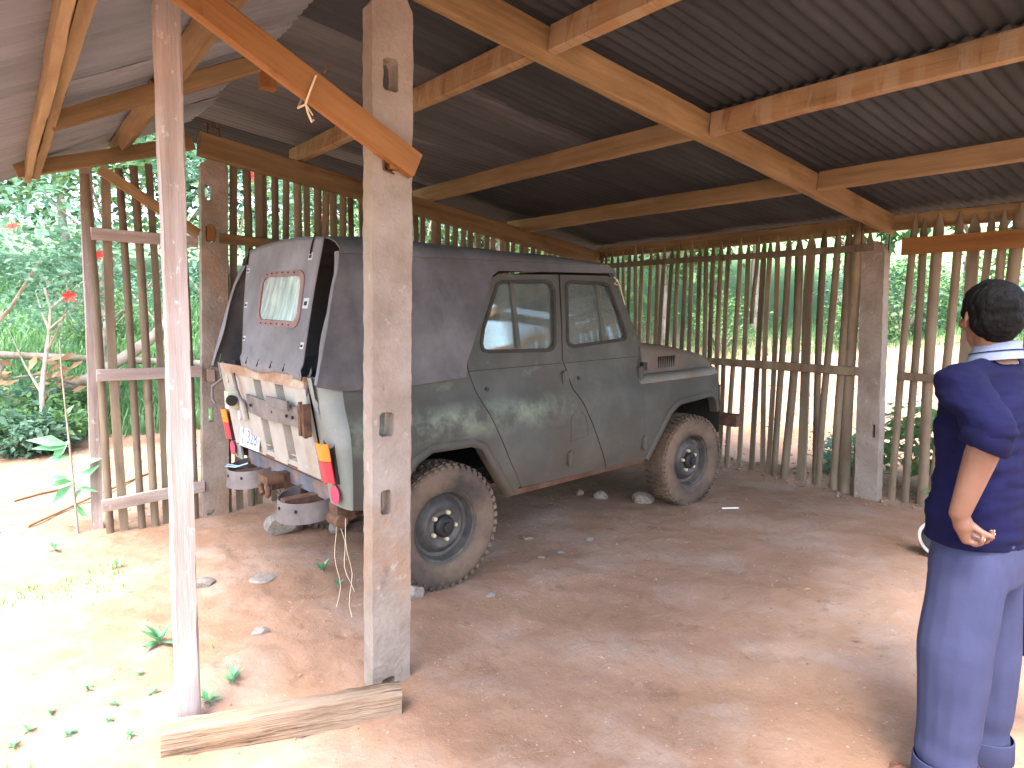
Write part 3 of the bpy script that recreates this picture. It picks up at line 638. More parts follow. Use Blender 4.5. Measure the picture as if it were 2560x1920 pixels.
# ------------------------------------------------------------------ the jeep (local frame: x forward, y left, z up, origin on the ground under the rear axle)
_jy, _jp = .046, .036
JM = Matrix.Translation((0, 0, .0)) @ Matrix.Rotation(_jy, 4, 'Z') @ Matrix.Rotation(-_jp, 4, 'Y')
jeep = thing('jeep', 'old faded green canvas-topped jeep with cream tailgate parked in the shed', 'jeep', mw=JM)
YS = np.array([(.40, .80), (.5, .845), (.6, .868), (.8, .880), (.95, .876), (1.02, .862), (1.07, .835), (1.12, .812), (1.2, .80), (1.26, .795), (1.5, .765), (1.8, .715), (1.9, .70)])
def smooth_interp(z):
    t = 0
    for d in (-.03, -.015, 0, .015, .03): t += np.interp(z+d, YS[:, 0], YS[:, 1])
    return t/5
def ysf(x, z): return float(smooth_interp(z))+.003*float(vnoise(x, z, 4, 3))
def nose(x, z):                      # front wing curls in towards the nose
    y = ysf(x, z)
    if x > 2.50: y -= .075*((x-2.50)/.25)**2
    return y
def inset(poly, d):
    P = np.array(poly, float); n = len(P); A = .5*sum(P[i][0]*P[(i+1) % n][1]-P[(i+1) % n][0]*P[i][1] for i in range(n)); s = 1 if A > 0 else -1
    out = []
    for i in range(n):
        a, b, c = P[i-1], P[i], P[(i+1) % n]; e1 = (b-a)/np.linalg.norm(b-a); e2 = (c-b)/np.linalg.norm(c-b)
        n1 = np.array((-e1[1], e1[0]))*s; n2 = np.array((-e2[1], e2[0]))*s; m = n1+n2; q = max(.35, (1+n1@n2)/2); out.append(tuple(b+m/2/q*d))
    return out
def panel(name, poly, holes=(), f=ysf, t=.012, side=-1, mat=PAINT, d=.055, off=0., parent=None):
    V, F = sheet(poly, list(holes), (lambda x, z: f(x, z)+off), t, side, d)
    return obj(name, V, F, mat, parent or jeep, 40)
ARCH_R = [(-.47, .57), (-.300, .715), (-.235, .788), (-.135, .838), (.14, .833), (.213, .803), (.321, .64), (.452, .465)]
QUART = ARCH_R+[(.47, .475), (.529, .513), (.426, .675), (.319, .889), (.235, 1.057), (.180, 1.228), (.172, 1.262), (-.60, 1.262), (-.60, .60)]
RDOOR = [(.529, .497), (1.305, .490), (1.113, .855), (1.052, .965), (.988, 1.059), (.974, 1.147), (.932, 1.262), (.981, 1.806), (.475, 1.796), (.425, 1.775), (.395, 1.74), (.172, 1.287), (.178, 1.228), (.235, 1.057), (.319, .889), (.426, .675)]
FDOOR = [(1.305, .490), (1.70, .484), (1.679, .647), (1.666, .951), (1.661, 1.048), (1.690, 1.229), (1.711, 1.328), (1.525, 1.755), (1.495, 1.795), (1.45, 1.808), (.988, 1.806), (.932, 1.262), (.974, 1.147), (.988, 1.059), (1.052, .965), (1.113, .855)]
WIN_R = [(.455, 1.732), (.498, 1.750), (.86, 1.760), (.90, 1.745), (.920, 1.70), (.877, 1.37), (.86, 1.338), (.824, 1.323), (.335, 1.340), (.295, 1.352), (.287, 1.39), (.313, 1.479)]
WIN_F = [(1.035, 1.735), (1.06, 1.752), (1.10, 1.760), (1.41, 1.752), (1.455, 1.735), (1.578, 1.40), (1.575, 1.378), (1.553, 1.362), (1.045, 1.337), (1.005, 1.35), (.992, 1.38)]
FEND = [(1.70, .484), (1.765, .472), (1.87, .66), (1.98, .803), (2.06, .850), (2.11, .868), (2.503, .890), (2.56, .872), (2.60, .835), (2.648, .742), (2.76, .74), (2.86, .78), (2.885, .88), (2.87, .98), (2.82, 1.035), (2.72, 1.062), (1.90, 1.060), (1.661, 1.048), (1.666, .951), (1.679, .647)]
ARCH_F = [(1.765, .472), (1.87, .66), (1.98, .803), (2.06, .850), (2.11, .868), (2.503, .890), (2.56, .872), (2.60, .835), (2.648, .742)]
def lip(name, pts, f, side, parent, w_=.035, dep=.06):
    """pressed flange round a wheel opening"""
    P = [np.array(p) for p in pts]; n = len(P); G = []
    for i in range(n):
        a, b = P[max(i-1, 0)], P[min(i+1, n-1)]; e = (b-a)/np.linalg.norm(b-a); nn = np.array((-e[1], e[0]))
        row = []
        for (u, dy) in ((-.030, .002), (-.020, .012), (0, .014), (.012, .006), (.014, -dep)):
            q = P[i]-nn*u; row.append((q[0], side*(f(*q)+dy), q[1]))
        G.append(row)
    return MB().grid(G, .004).build(name, PAINT, parent, 50)
DUSTLIT = surf('dusty_lit_paint', [(0, (.15, .15, .125)), (.5, (.22, .215, .185)), (1, (.29, .28, .25))], 4, rough=.7, bump=.1, layers=[((.20, .14, .09), 3, .5, .7, (1, 1, 1), .6)], rnd=0)  # dust, plus fence light on the wing tops put into a paler colour
SEAL = surf('perished_rubber', [(0, (.02, .018, .016)), (1, (.05, .044, .038))], 12, rough=.85, bump=.2, rnd=0)
for s in (-1, 1):
    q = panel('quarter_panel', QUART, side=s, mat=PAINT)
    lip('arch_lip', [p for p in ARCH_R], ysf, s, q)
    rd = panel('rear_door', inset(RDOOR, .004), [WIN_R], side=s, off=.004)
    fd = panel('front_door', inset(FDOOR, .004), [WIN_F], side=s, off=.004)
    fn = panel('front_wing', inset(FEND, .002), f=nose, side=s)
    lip('arch_lip', ARCH_F, nose, s, fn)
    panel('rocker_sill', [(.455, .452), (1.745, .458), (1.735, .486), (.50, .494), (.462, .474)], side=s, off=-.006, t=.05, mat=RUST if s > 0 else surf('rusted_sill', [(0, (.10, .05, .03)), (.5, (.17, .085, .05)), (1, (.16, .15, .11))], 8, rough=.85, bump=.4))
    # door window frames, dividers, panes
    for d_, win, div in ((rd, WIN_R, ((.575, .0),)), (fd, WIN_F, ((1.345, .0),))):
        V, F = sheet(inset(win, -.010), [inset(win, .011)], lambda x, z: ysf(x, z)+.010, .030, s, .06); obj('window_seal', V, F, SEAL, d_, 40)
        V, F = sheet(inset(win, .004), [], lambda x, z: ysf(x, z)-.012, .004, s, .12); obj('pane', V, F, GLASS, d_, 60)
        for (xd, _) in div:
            zt = 1.748; MB().box((xd, s*(ysf(xd, 1.55)-.012), 1.545), (.030, .022, .40), Matrix.Rotation(s*.165, 3, 'X')).build('window_divider', PAINT, d_)
    for d_, xx, zz in ((rd, .935, 1.139), (rd, .925, .628), (fd, 1.690, 1.117), (fd, 1.682, .621)):
        m = MB().box((xx, s*(ysf(xx, zz)+.010), zz), (.058, .022, .075)); m.tube([(xx-.005, s*(ysf(xx, zz)+.018), zz-.05), (xx-.005, s*(ysf(xx, zz)+.018), zz+.05)], .012, 8); m.build('hinge', PAINT, d_, 40)
    for d_, xx, zz in ((rd, .294, 1.124), (fd, 1.063, 1.129)):
        MB().lathe([(0, .0), (.013, .0), (.013, .012), (0, .012)], 14, (xx, s*(ysf(xx, zz)+.0)-.0 if s > 0 else -ysf(xx, zz)-.012, zz)).build('lock_hole', BLACK, d_, 40)
    # crease between door bottom and the bolted-on window section
    for d_, x0, x1 in ((rd, .185, .925), (fd, .95, 1.68)):
        m = MB(); m.grid([[(x, s*(ysf(x, 1.236)+.0065), 1.2335) for x in np.linspace(x0, x1, 8)], [(x, s*(ysf(x, 1.239)+.0065), 1.2385) for x in np.linspace(x0, x1, 8)]]); m.build('seam', BLACK, d_)
    # fuel flap pressed in the rear door foot
    if s < 0:
        fl = [(.925, .730), (1.09, .748), (1.085, .83), (1.06, .895), (1.02, .925), (.975, .930), (.938, .905), (.925, .86)]
        V, F = sheet(fl, [inset(fl, .006)], lambda x, z: ysf(x, z)+.008, .006, s, .05); obj('fuel_flap_rim', V, F, PAINT, rd, 40)
# rear corners, rear panel, tailgate -------------------------------------------------
def lx(z): return .075*(1.262-z)/.54          # the tail leans in towards its foot
def rear_x(y): return -.715
for s in (-1, 1):
    G = []
    for z in np.linspace(.60, 1.262, 14):
        row = [(-.598, s*ysf(-.6, z), z)]; yo = ysf(-.6, z); r = .115
        for t in np.linspace(.12, math.pi/2, 8): row.append((-.60-r*math.sin(t)+lx(z)*math.sin(t), s*(yo-r*(1-math.cos(t))), z))
        row += [(-.715+lx(z), s*yy, z) for yy in (.73, .70, .662)]
        G.append(row)
    MB().grid(G if s < 0 else [r[::-1] for r in G], .012).build('rear_corner', PAINTR, jeep, 45)
tg = MB(); yw = .655
# tailgate: framed field of tall ribs, two deep channels
def tpt(y, z, dx=0.): return (-.722+lx(z)+dx, y, z)
chan = [(.115, -.03), (-.215, -.365)]
ycols = [.655, .60, .52, .505, .33, .315, .135, .115, .10, -.015, -.03, -.05, -.195, -.215, -.23, -.35, -.365, -.385, -.50, -.515, -.60, -.655]
def depth(y, z):
    if z > 1.205 or z < .752: return 0.
    for a, b in chan:
        if b-.002 <= y <= a+.002: return .062 if (b+.012 < y < a-.012) else .0
    if y in (.505, .33, .52, .315): pass
    return .0
zrow = [.722, .75, .755, .77, .9, 1.05, 1.19, 1.203, 1.208, 1.262]
G = []
for y in ycols:
    row = []
    for z in zrow:
        dx = depth(y, z); inner = .76 < z < 1.2
        if inner and dx == 0 and (-.50 <= y <= -.385 or .33 <= y <= .505): dx = .008
        row.append(tpt(y, z, dx))
    G.append(row)
tail = MB().grid(G, -.016).build('tailgate', PAINTW, jeep, 25)
CHANM = surf('channel_brown', [(0, (.10, .075, .055)), (1, (.19, .15, .11))], 6, (1, 1, .5), .85, .2, 60, rnd=0)  # darker brown strip for the floor of each channel
for (a_, b_2) in chan: MB().grid([[tpt(y_, z_, .060) for z_ in (.76, 1.0, 1.20)] for y_ in (a_-.014, b_2+.014)], -.002).build('channel_floor', CHANM, tail)
MB().box(tpt(-.02, 1.234, -.012), (.018, 1.29, .058)).build('top_rail', surf('rusty_cream_rail', [(0, (.15, .075, .045)), (.5, (.27, .165, .105)), (1, (.40, .35, .28))], 7, (1, .6, 1), .85, .3, 50, rnd=0), tail, 40)
MB().box(tpt(0, .728, -.006), (.02, 1.30, .016)).build('bottom_rail', RUST, tail, 40)
for y_ in (-.345, .10): MB().box(tpt(y_-.015, .80, -.002), (.012, .16 if y_ < 0 else .10, .006)).build('weld_strip', PAINTW, tail)
# the grey bracket bar across the tailgate
bar = MB(); R0 = Matrix.Rotation(.0, 3, 'X')
bar.grid([[tpt(y, z, -.035-.012*math.sin((y+.3)*9)) for y in np.linspace(.215, -.60, 14)] for z in (.985, 1.03, 1.075, 1.098)], .008)
bo = bar.build('bracket_bar', GREYM, tail, 30)
MB().box(tpt(-.33, 1.10, -.05), (.012, .30, .05)).build('raised_plate', GREYM, bo)
for y_ in (.12, -.1, -.22, -.42, -.50): MB().lathe([(0, 0), (.009, 0), (.009, .010), (0, .010)], 10, tpt(y_, 1.04, -.052), 'x').build('bolt', DARK, bo)
hb = MB().box(tpt(-.640, 1.045, -.050), (.04, .026, .155)); hb.box(tpt(-.675, 1.045, -.045), (.04, .022, .165)); hb.tube([tpt(-.658, .955, -.055), tpt(-.658, 1.14, -.055)], .011, 8); hb.build('hinge_block', RUST, bo, 40)
# lamp, handles and rods on the left of the tailgate
lampb = MB().box(tpt(.50, 1.035, -.035), (.06, .07, .11)); lampb.build('plate_lamp', WEEDM if False else surf('pale_green_lamp', [(0, (.42, .46, .33)), (1, (.58, .60, .47))], 9, rough=.5, bump=.1), tail, 40)
MB().lathe([(0, 0), (.034, 0), (.034, .02), (.026, .03), (0, .03)], 18, tpt(.440, 1.035, -.050), 'y').build('lamp_cap', BLACK, tail, 40)
MB().lathe([(0, .0), (.03, .005), (.034, .02), (.02, .035), (0, .035)], 14, tpt(.40, .945, -.045), 'x').build('lamp_lens', TIN, tail, 40)
for pts in ([(.36, 1.215), (.355, 1.12), (.33, 1.07), (.27, 1.03), (.25, .985)], ): MB().tube([tpt(y, z, -.035) for y, z in pts], .011, 8).build('latch_rod', GREYM, tail, 60)
MB().tube([tpt(.30, 1.05, -.03), tpt(.30, .93, -.03)], .02, 8).build('latch_arm', PAINTW, tail, 60)
for s in (1, ): MB().tube([(-.70, .70, 1.16), (-.76, .76, 1.10), (-.765, .765, 1.02), (-.75, .75, .985)], .009, 8).build('grab_handle', GREYM, jeep, 60)
MB().box(tpt(.58, 1.175, -.012), (.014, .09, .07)).build('hinge_plate', PAINTW, tail)
# number plate
pl = MB().box((0, 0, 0), (.004, .345, .135)); plm = Matrix.Translation(tpt(.34, .806, -.020)) @ Matrix.Rotation(.14, 4, 'Y') @ Matrix.Rotation(-.02, 4, 'X')
plate = pl.build('number_plate', WHITEP, tail, None, plm)
def text(body, size, y, z, parent, mat, name='lettering', x=-.003, sx=1.0):
    c = bpy.data.curves.new('t', 'FONT'); c.body = body; c.size = size; c.extrude = .0004; c.align_x = 'CENTER'; c.align_y = 'CENTER'
    t = bpy.data.objects.new('t', c); COL.objects.link(t); dg = bpy.context.evaluated_depsgraph_get()
    me = bpy.data.meshes.new_from_object(t.evaluated_get(dg)); bpy.data.objects.remove(t); bpy.data.curves.remove(c)
    me.materials.clear(); me.materials.append(mat)
    # text x -> -y (seen from behind), text y -> z
    me.transform(Matrix(((0, 0, -1, x), (-sx, 0, 0, y), (0, 1, 0, z), (0, 0, 0, 1)))); return link(name, me, parent)
text('328', .118, -.045, -.002, plate, INK, sx=1.0); text('AJ', .058, .115, .033, plate, INK, sx=.8); text('n', .062, .115, -.032, plate, INK); text('-', .06, -.155, .0, plate, INK)
# tail lamps and reflectors
for s in (-1, 1):
    base = MB().box(tpt(s*.765, .842, .010), (.026, .100, .222), Matrix.Rotation(-s*.10, 3, 'Z')); lb = base.build('tail_lamp', BLACK, jeep, 40)
    G = lambda z0, z1: [[tpt(s*.765+s*dy, z, -.012-.028*math.sqrt(max(0, 1-(dy/.056)**2))+.16*abs(dy)*(1 if dy*1 > 0 else 0)) for dy in np.linspace(-.052, .052, 7)] for z in np.linspace(z0, z1, 4)]
    MB().grid(G(.855, .942), .01).build('amber_lens', AMBER, lb, 50)
    MB().grid(G(.742, .852), .01).build('red_lens', REDL, lb, 50)
    MB().lathe([(0, 0), (.05, 0), (.046, .008), (0, .014)], 20, tpt(s*.775, .672, -.012), 'x').build('reflector', REFL, jeep, 40)
# half-ring bumpers, tow hook, spring shackles
def halfring(y0, z0, name, tilt):
    G = []
    for z in (-.055, .055):
        G.append([(-.62-.17*math.sin(t)+tilt*z, y0+.185*math.cos(t), z0+z+.02*math.sin(t)*(-1)) for t in np.linspace(-.12, math.pi+.12, 22)])
    r = MB().grid(G, .006).build(name, GREYM, jeep, 50)
    for yy in (-.12, .0, .12): MB().lathe([(0, 0), (.009, 0), (.009, .012), (0, .012)], 8, (-.62-.165*math.sqrt(1-(yy/.185)**2)-.014, y0+yy, z0), 'x').build('bolt_hole', DARK, r)
    return r
halfring(.43, .565, 'half_ring_bumper', .1); halfring(-.40, .545, 'half_ring_bumper', .15)
hk = MB(); hk.tube([(-.73+.055*math.cos(t)*0-.0, -.02+.06*math.sin(t), .565+.045*math.cos(t)) for t in np.linspace(-2.6, 2.6, 14)], .016, 8); hk.box((-.69, -.02, .62), (.10, .14, .045)); hk.box((-.64, -.02, .60), (.12, .07, .09)); hk.build('tow_hook', RUST, jeep, 50)
MB().box((-.56, 0, .625), (.06, 1.30, .09)).build('rear_crossmember', surf('blue_grey_frame', [(0, (.07, .07, .08)), (1, (.15, .155, .18))], 9, rough=.7, bump=.2, layers=[((.25, .12, .06), 6, .5, .65)]), jeep, 40)
for s in (-1, 1):
    MB().box((-.56, s*.66, .55), (.10, .10, .09)).build('spring_shackle', RUST, jeep, 40)
    MB().tube([(-.60, s*.62, .51), (-.60, s*.74, .51)], .035, 12).build('shackle_bolt', RUST, jeep, 40)
    ls = MB()
    for k in range(5):
        h_ = .52-.075*k; ls.grid([[(x*h_/.52, s*.62+yy, .43-.012*k+.10*(x/.52)**2*(h_/.52)**2) for x in np.linspace(-.52, .52, 12)] for yy in (-.03, .03)], .009)
    ls.build('leaf_spring', RUST, jeep, 30)
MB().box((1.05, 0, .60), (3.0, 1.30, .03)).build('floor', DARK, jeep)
for s in (-1, 1): MB().box((1.05, s*.40, .535), (3.65, .07, .11)).build('frame_rail', RUST, jeep)
for xx in (0, 2.38):
    ax = MB().tube([(xx, -.72, .365), (xx, .72, .365)], .045, 12); ax.lathe([(0, -.15), (.09, -.12), (.14, 0), (.09, .12), (0, .15)], 16, (xx, .0, .365)); ax.build('axle', RUST, jeep, 40)
# wheels -----------------------------------------------------------------------------
def make_wheel():
    root = thing('tmp', 'x', 'x'); R_ = .368; hw = .098
    prof = [(.205, -.080), (.222, -.092), (.262, -.106), (.31, -.106), (.335, -.098), (.348, -.088), (.356, -.070), (.358, 0), (.356, .070), (.348, .088), (.335, .098), (.31, .106), (.262, .106), (.222, .092), (.205, .080), (.20, 0)]
    t = MB().lathe(prof, 64, closed=True); n = 46
    for k in range(n):
        a = 2*math.pi*k/n
        for s in (-1, 1):
            aa = a+(math.pi/n if s > 0 else 0); Rm_ = Matrix.Rotation(-aa, 3, 'Y')
            for (y0, y1, r0, r1, w0) in ((.004, .055, .362, .368, .019), (.050, .092, .359, .366, .022), (.086, .104, .335, .355, .022)):
                P = []
                for yy, rr in ((y0, r0), (y1, r1 if y1 < .09 else .345)):
                    pass
                c = Vector((r0 if y1 < .1 else .343, s*(y0+y1)/2, 0)); P = Rm_ @ c
                t.box(P, (.012 if y1 < .1 else .022, (y1-y0), w0*1.15), Rm_ @ Matrix.Rotation(s*.25, 3, 'X'))
    tyre = t.build('tyre', RUBBER, None, 35)
    rim = MB().lathe([(.205, -.085), (.214, -.090), (.216, -.084), (.208, -.076), (.196, -.070), (.190, -.045), (.182, -.022), (.165, -.016), (.150, -.030), (.135, -.050), (.118, -.058), (.100, -.056), (.088, -.048), (.0, -.046), (.0, .03), (.19, .04), (.205, .085)], 48, cap=False).build('rim', RIMM, None, 30)
    hub = MB().lathe([(.064, -.045), (.062, -.075), (.050, -.088), (.030, -.090), (.028, -.104), (.0, -.106)], 24).build('hub_cap', BLACK, None, 35)
    nuts = []
    for k in range(5):
        a = 2*math.pi*k/5+.3; nuts.append(MB().lathe([(.013, -.046), (.013, -.068), (.007, -.074), (0, -.074)], 6, (.080*math.cos(a), 0, .080*math.sin(a))).build('wheel_nut', NUT, None, 30))
    bpy.data.objects.remove(root); return tyre, rim, hub, nuts
WT = make_wheel()
for i, (xx, yy, steer, spin) in enumerate(((0, -.72, 0, .4), (2.38, -.72, -.05, 1.1), (0, .72, math.pi, 2.0), (2.38, .72, math.pi-.05, .2))):
    mw = Matrix.Translation((xx, yy, .362)) @ Matrix.Rotation(steer, 4, 'Z') @ Matrix.Rotation(spin, 4, 'Y')
    e = bpy.data.objects.new('wheel', WT[0].data) ; COL.objects.link(e); e.parent = jeep; e.matrix_local = mw
    e.name = 'wheel'
    for src in (WT[1], WT[2], *WT[3]):
        c = src.copy(); COL.objects.link(c); c.parent = e; c.matrix_local = Matrix()
for o_ in (WT[0], WT[1], WT[2], *WT[3]): bpy.data.objects.remove(o_)
# inner wheel boxes so that nothing shows through the openings
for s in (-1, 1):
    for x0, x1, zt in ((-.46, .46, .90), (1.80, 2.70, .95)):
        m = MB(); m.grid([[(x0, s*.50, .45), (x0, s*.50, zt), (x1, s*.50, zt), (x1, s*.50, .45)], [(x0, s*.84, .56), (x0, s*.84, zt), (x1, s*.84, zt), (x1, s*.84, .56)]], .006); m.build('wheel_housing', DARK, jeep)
# bonnet, wings' tops, scuttle, windscreen ----------------------------------------------
def hz(x): return float(np.interp(x, [1.66, 1.95, 2.2, 2.42, 2.65, 2.84, 2.92, 2.955], [1.350, 1.320, 1.290, 1.256, 1.212, 1.168, 1.118, 1.06]))
G = []
for x in list(np.linspace(1.90, 2.80, 18))+[2.84, 2.88, 2.91, 2.935, 2.955]:
    wS = .675-.075*max(0, (x-2.45)/.5)**2; zz = hz(x); row = []
    for (fy, fz) in ((-1, 0), (-.99, .35), (-.97, .7), (-.93, .90), (-.86, .97), (-.6, .995), (-.3, 1), (0, 1.03), (.3, 1), (.6, .995), (.86, .97), (.93, .90), (.97, .7), (.99, .35), (1, 0)):
        zb = 1.060 if x < 2.8 else 1.060-(x-2.8)*.3; row.append((x, wS*fy, zb+(max(zz-zb, .006))*fz))
    G.append(row)
bon = MB().grid([r[::-1] for r in G], .008).build('bonnet', surf('dusty_bonnet_paint', [(0, (.15, .135, .11)), (.5, (.22, .18, .145)), (1, (.28, .25, .21))], 3, rough=.6, bump=.1, layers=[((.25, .13, .08), 2.5, .5, .7, (1, 1, 1), .5)], rnd=0), jeep, 50)
for s in (-1, 1):
    for k in range(8):
        xx = 2.10+.028*k; MB().box((xx, s*.671, 1.160), (.012, .016, .088), Matrix.Rotation(.18, 3, 'Y')).build('louvre_slat', BLACK, bon)
G = []                                                     # scuttle ahead of the screen
for x in (1.60, 1.72, 1.80, 1.895):
    row = []
    for (fy, fz) in ((-1, 0), (-.985, .5), (-.95, .85), (-.85, .97), (-.4, 1), (.4, 1), (.85, .97), (.95, .85), (.985, .5), (1, 0)):
        wS = .79-.115*(x-1.60)/.295; row.append((x, wS*fy, 1.055+(hz(x)-1.055)*fz))
    G.append(row)
MB().grid([r[::-1] for r in G], .01).build('scuttle', PAINT, jeep, 50)
for s in (-1, 1):
    G = [[(x, s*yy, zz) for yy, zz in ((.62, 1.060), (.70, 1.080), (.765, 1.078), (nose(x, 1.05)-.020, 1.070), (nose(x, 1.05)+.004, 1.040))] for x in np.linspace(1.67, 2.74, 11)]
    G += [[(x, s*min(yy, nose(x, 1.0)+.003), zz-dz) for yy, zz in ((.60, 1.058), (.66, 1.076), (.71, 1.074), (nose(x, 1.05)-.018, 1.066), (nose(x, 1.05)+.003, 1.036))] for x, dz in ((2.80, .010), (2.855, .045), (2.885, .11), (2.895, .20), (2.89, .30))]
    MB().grid(G if s > 0 else [r[::-1] for r in G], -.008).build('wing_top', DUSTLIT, jeep, 50)
    MB().box((1.79, s*.775, 1.155), (.05, .03, .06)).build('side_marker', BLACK, jeep, 40)
V, F = sheet([(-.64, .60), (.64, .60), (.66, 1.0), (.62, 1.075), (-.62, 1.075), (-.66, 1.0)], [[(-.30+.11*k, .70), (-.24+.11*k, .70), (-.24+.11*k, .98), (-.30+.11*k, .98)] for k in range(6)], lambda x, z: 0, .012, -1, .1)
V = np.stack([2.915+V[:, 1]*1.0, V[:, 0], V[:, 2]], 1); gr = obj('grille_panel', V, F, PAINT, jeep, 40)
for s in (-1, 1): MB().lathe([(.0, .03), (.06, .025), (.085, .0), (.09, -.01), (.0, -.01)], 24, (2.925, s*.50, .86), 'x').build('headlamp', TIN, gr, 40)
fbm_ = MB().box((3.00, 0, .615), (.09, 1.68, .10)); fb = fbm_.build('front_bumper', RUST, jeep, 40)
for s in (-1, 1): MB().box((2.86, s*.45, .60), (.22, .06, .07)).build('bumper_iron', RUST, fb)
# windscreen frame
def wsx(z): return 1.700-(z-1.33)*.43
V, F = sheet([(-.775, 1.325), (.775, 1.325), (.70, 1.83), (.62, 1.865), (-.62, 1.865), (-.70, 1.83)], [[(-.66, 1.40), (-.03, 1.40), (-.03, 1.79), (-.60, 1.79)], [(.03, 1.40), (.66, 1.40), (.60, 1.79), (.03, 1.79)]], lambda x, z: 0, .045, -1, .1)
V = np.stack([wsx(V[:, 2])+V[:, 1]-.0, V[:, 0], V[:, 2]], 1); ws = obj('windscreen_frame', V, F, PAINT, jeep, 40)
for a, b in ((-.66, -.03), (.03, .66)): MB().grid([[(wsx(z)+.02, y_, z) for y_ in (a, b)] for z in (1.40, 1.79)], .004).build('pane', GLASS, ws)
ty = MB(); tp0 = np.array((1.50, -.735, 1.795))
ty.tube([tp0, tp0+(.02, -.02, -.02), tp0+(-.03, -.03, -.045), tp0+(.03, -.035, -.06), tp0+(.0, -.02, -.01)], .004, 5); ty.tube([tp0+(.02, -.02, -.02), tp0+(.05, -.03, -.10), tp0+(.075, -.04, -.19)], .003, 5); ty.build('twine', TWINE, ws, 60)
# seats, steering wheel, dashboard
for s in (-1, 1):
    st = MB().box((1.02, s*.36, .86), (.46, .48, .12)); st.box((.80, s*.36, 1.10), (.10, .46, .40), Matrix.Rotation(-.16, 3, 'Y')); st.build('seat', BLACK, jeep, 40)
bs_ = MB().box((.12, 0, .90), (.42, 1.1, .12)); bs_.box((-.08, 0, 1.10), (.10, 1.1, .34), Matrix.Rotation(-.12, 3, 'Y')); bs_.build('rear_bench', BLACK, jeep, 40)
MB().box((1.60, 0, 1.16), (.14, 1.45, .22)).build('dashboard', BLACK, jeep, 40)
sw = MB(); Rw = Matrix.Rotation(-.9, 3, 'Y')
sw.tube([Vector((1.34, .36, 1.38))+Rw @ Vector((.20*math.cos(a), .20*math.sin(a), 0)) for a in np.linspace(0, 2*math.pi, 28)], .012, 8, False)
for a in (0.5, 2.6, 4.7): sw.tube([Vector((1.34, .36, 1.38)), Vector((1.34, .36, 1.38))+Rw @ Vector((.20*math.cos(a), .20*math.sin(a), 0))], .008, 6)
sw.tube([(1.34, .36, 1.38), (1.58, .36, 1.16)], .018, 8); sw.build('steering_wheel', BLACK, jeep, 60)
MB().tube([Vector((.52, .30, 1.30))+Vector((0, .05*math.cos(a), .05*math.sin(a))) for a in np.linspace(0, 2*math.pi, 16)], .005, 6, False).build('hand_ring', TIN, jeep, 60)
# canvas top ---------------------------------------------------------------------------
def cf(x, z):
    y = float(np.interp(z, [1.15, 1.26, 1.5, 1.78, 1.86, 1.90], [.812, .808, .785, .735, .705, .68]))+.012
    y += .010*float(fbm(x*1.0, z*.35, 3.2, 3, 6))
    fold = math.exp(-((x+.36+.12*(z-1.2))/.055)**2)+.7*math.exp(-((x+.52+.05*(z-1.2))/.04)**2)
    y += .016*fold*(1 if z < 1.80 else .4)-.010*math.exp(-((x+.44+.1*(z-1.2))/.03)**2)
    return y
CAN = [(-.742, 1.225), (-.60, 1.195), (-.20, 1.190), (.150, 1.205), (.160, 1.287), (.385, 1.745), (.412, 1.785), (.465, 1.812), (1.49, 1.822), (1.515, 1.80), (1.53, 1.83), (1.47, 1.885), (-.54, 1.885), (-.60, 1.72)]
can = None
for s in (-1, 1):
    V, F = sheet(CAN, [], cf, .006, s, .035)
    o_ = obj('canvas_side', V, F, CANVAS, jeep, 60)
    if s < 0: can = o_
    # rear edge of the side curtain turns in a little
    G = []
    for z in np.linspace(1.235, 1.885, 12):
        xe = np.interp(z, [1.225, 1.72, 1.885], [-.742, -.60, -.54]); y0 = cf(xe, z)
        G.append([(xe+.004, s*(y0-.003), z), (xe-.006, s*(y0-.022), z), (xe+.004, s*(y0-.045-.02*math.sin(z*14)), z)])
    MB().grid(G, .004).build('curtain_edge', LITCANVAS, o_, 60)
def rz(x): return float(np.interp(x, [-.56, -.3, .4, 1.0, 1.55], [1.985, 2.0, 1.975, 1.945, 1.885]))
G = []
for x in np.linspace(-.54, 1.54, 44):
    row = []
    for (fy, fz) in ((-1, 0), (-.985, .22), (-.93, .52), (-.84, .74), (-.7, .86), (-.45, .95), (-.2, .99), (0, 1), (.2, .99), (.45, .95), (.7, .86), (.84, .74), (.93, .52), (.985, .22), (1, 0)):
        zb = 1.872 if x < 1.45 else 1.872-.04*(x-1.45)/.09
        row.append((x, cf(x, 1.872)*fy+(.002 if fy > 0 else -.002), zb+(rz(x)-zb)*fz+.012*float(fbm(x, fy*.8, 2.5, 3, 8))*(fz > .3)))
    G.append(row)
MB().grid([r[::-1] for r in G], .006).build('canvas_roof', CANVAS, jeep, 60)
# rear flap with its window: hangs loose, pulled towards the right
def flap(u, v):
    """u 0..1 left->right, v 0..1 top->bottom"""
    yt = .575-1.135*u; yb = .225-.885*u; y_ = yt+(yb-yt)*(max(v, 0)**.8); z_ = 1.965+.03*(1-(2*u-1)**2)*(1-v)-v*.705-.02*u*v
    if v > .92: z_ += .005*math.sin(u*15)*(v-.92)/.08
    x_ = -.545-.195*v-.03*math.sin(math.pi*v)*.6+.012*math.sin(u*7+v*3)*v-.012*math.exp(-((v-.93)/.03)**2)
    return (x_, y_, z_)
NU, NV = 28, 26; Wu, Wv = (.30, .865), (.255, .63)
G = np.array([[flap(i/NU, j/NV) for j in range(NV+1)] for i in range(NU+1)])
V = G.reshape(-1, 3); b_ = NV+1; F = []
iu0, iu1, iv0, iv1 = round(Wu[0]*NU), round(Wu[1]*NU), round(Wv[0]*NV), round(Wv[1]*NV)
corner = {(iu0, iv0), (iu0, iv1-1), (iu1-1, iv0), (iu1-1, iv1-1)}
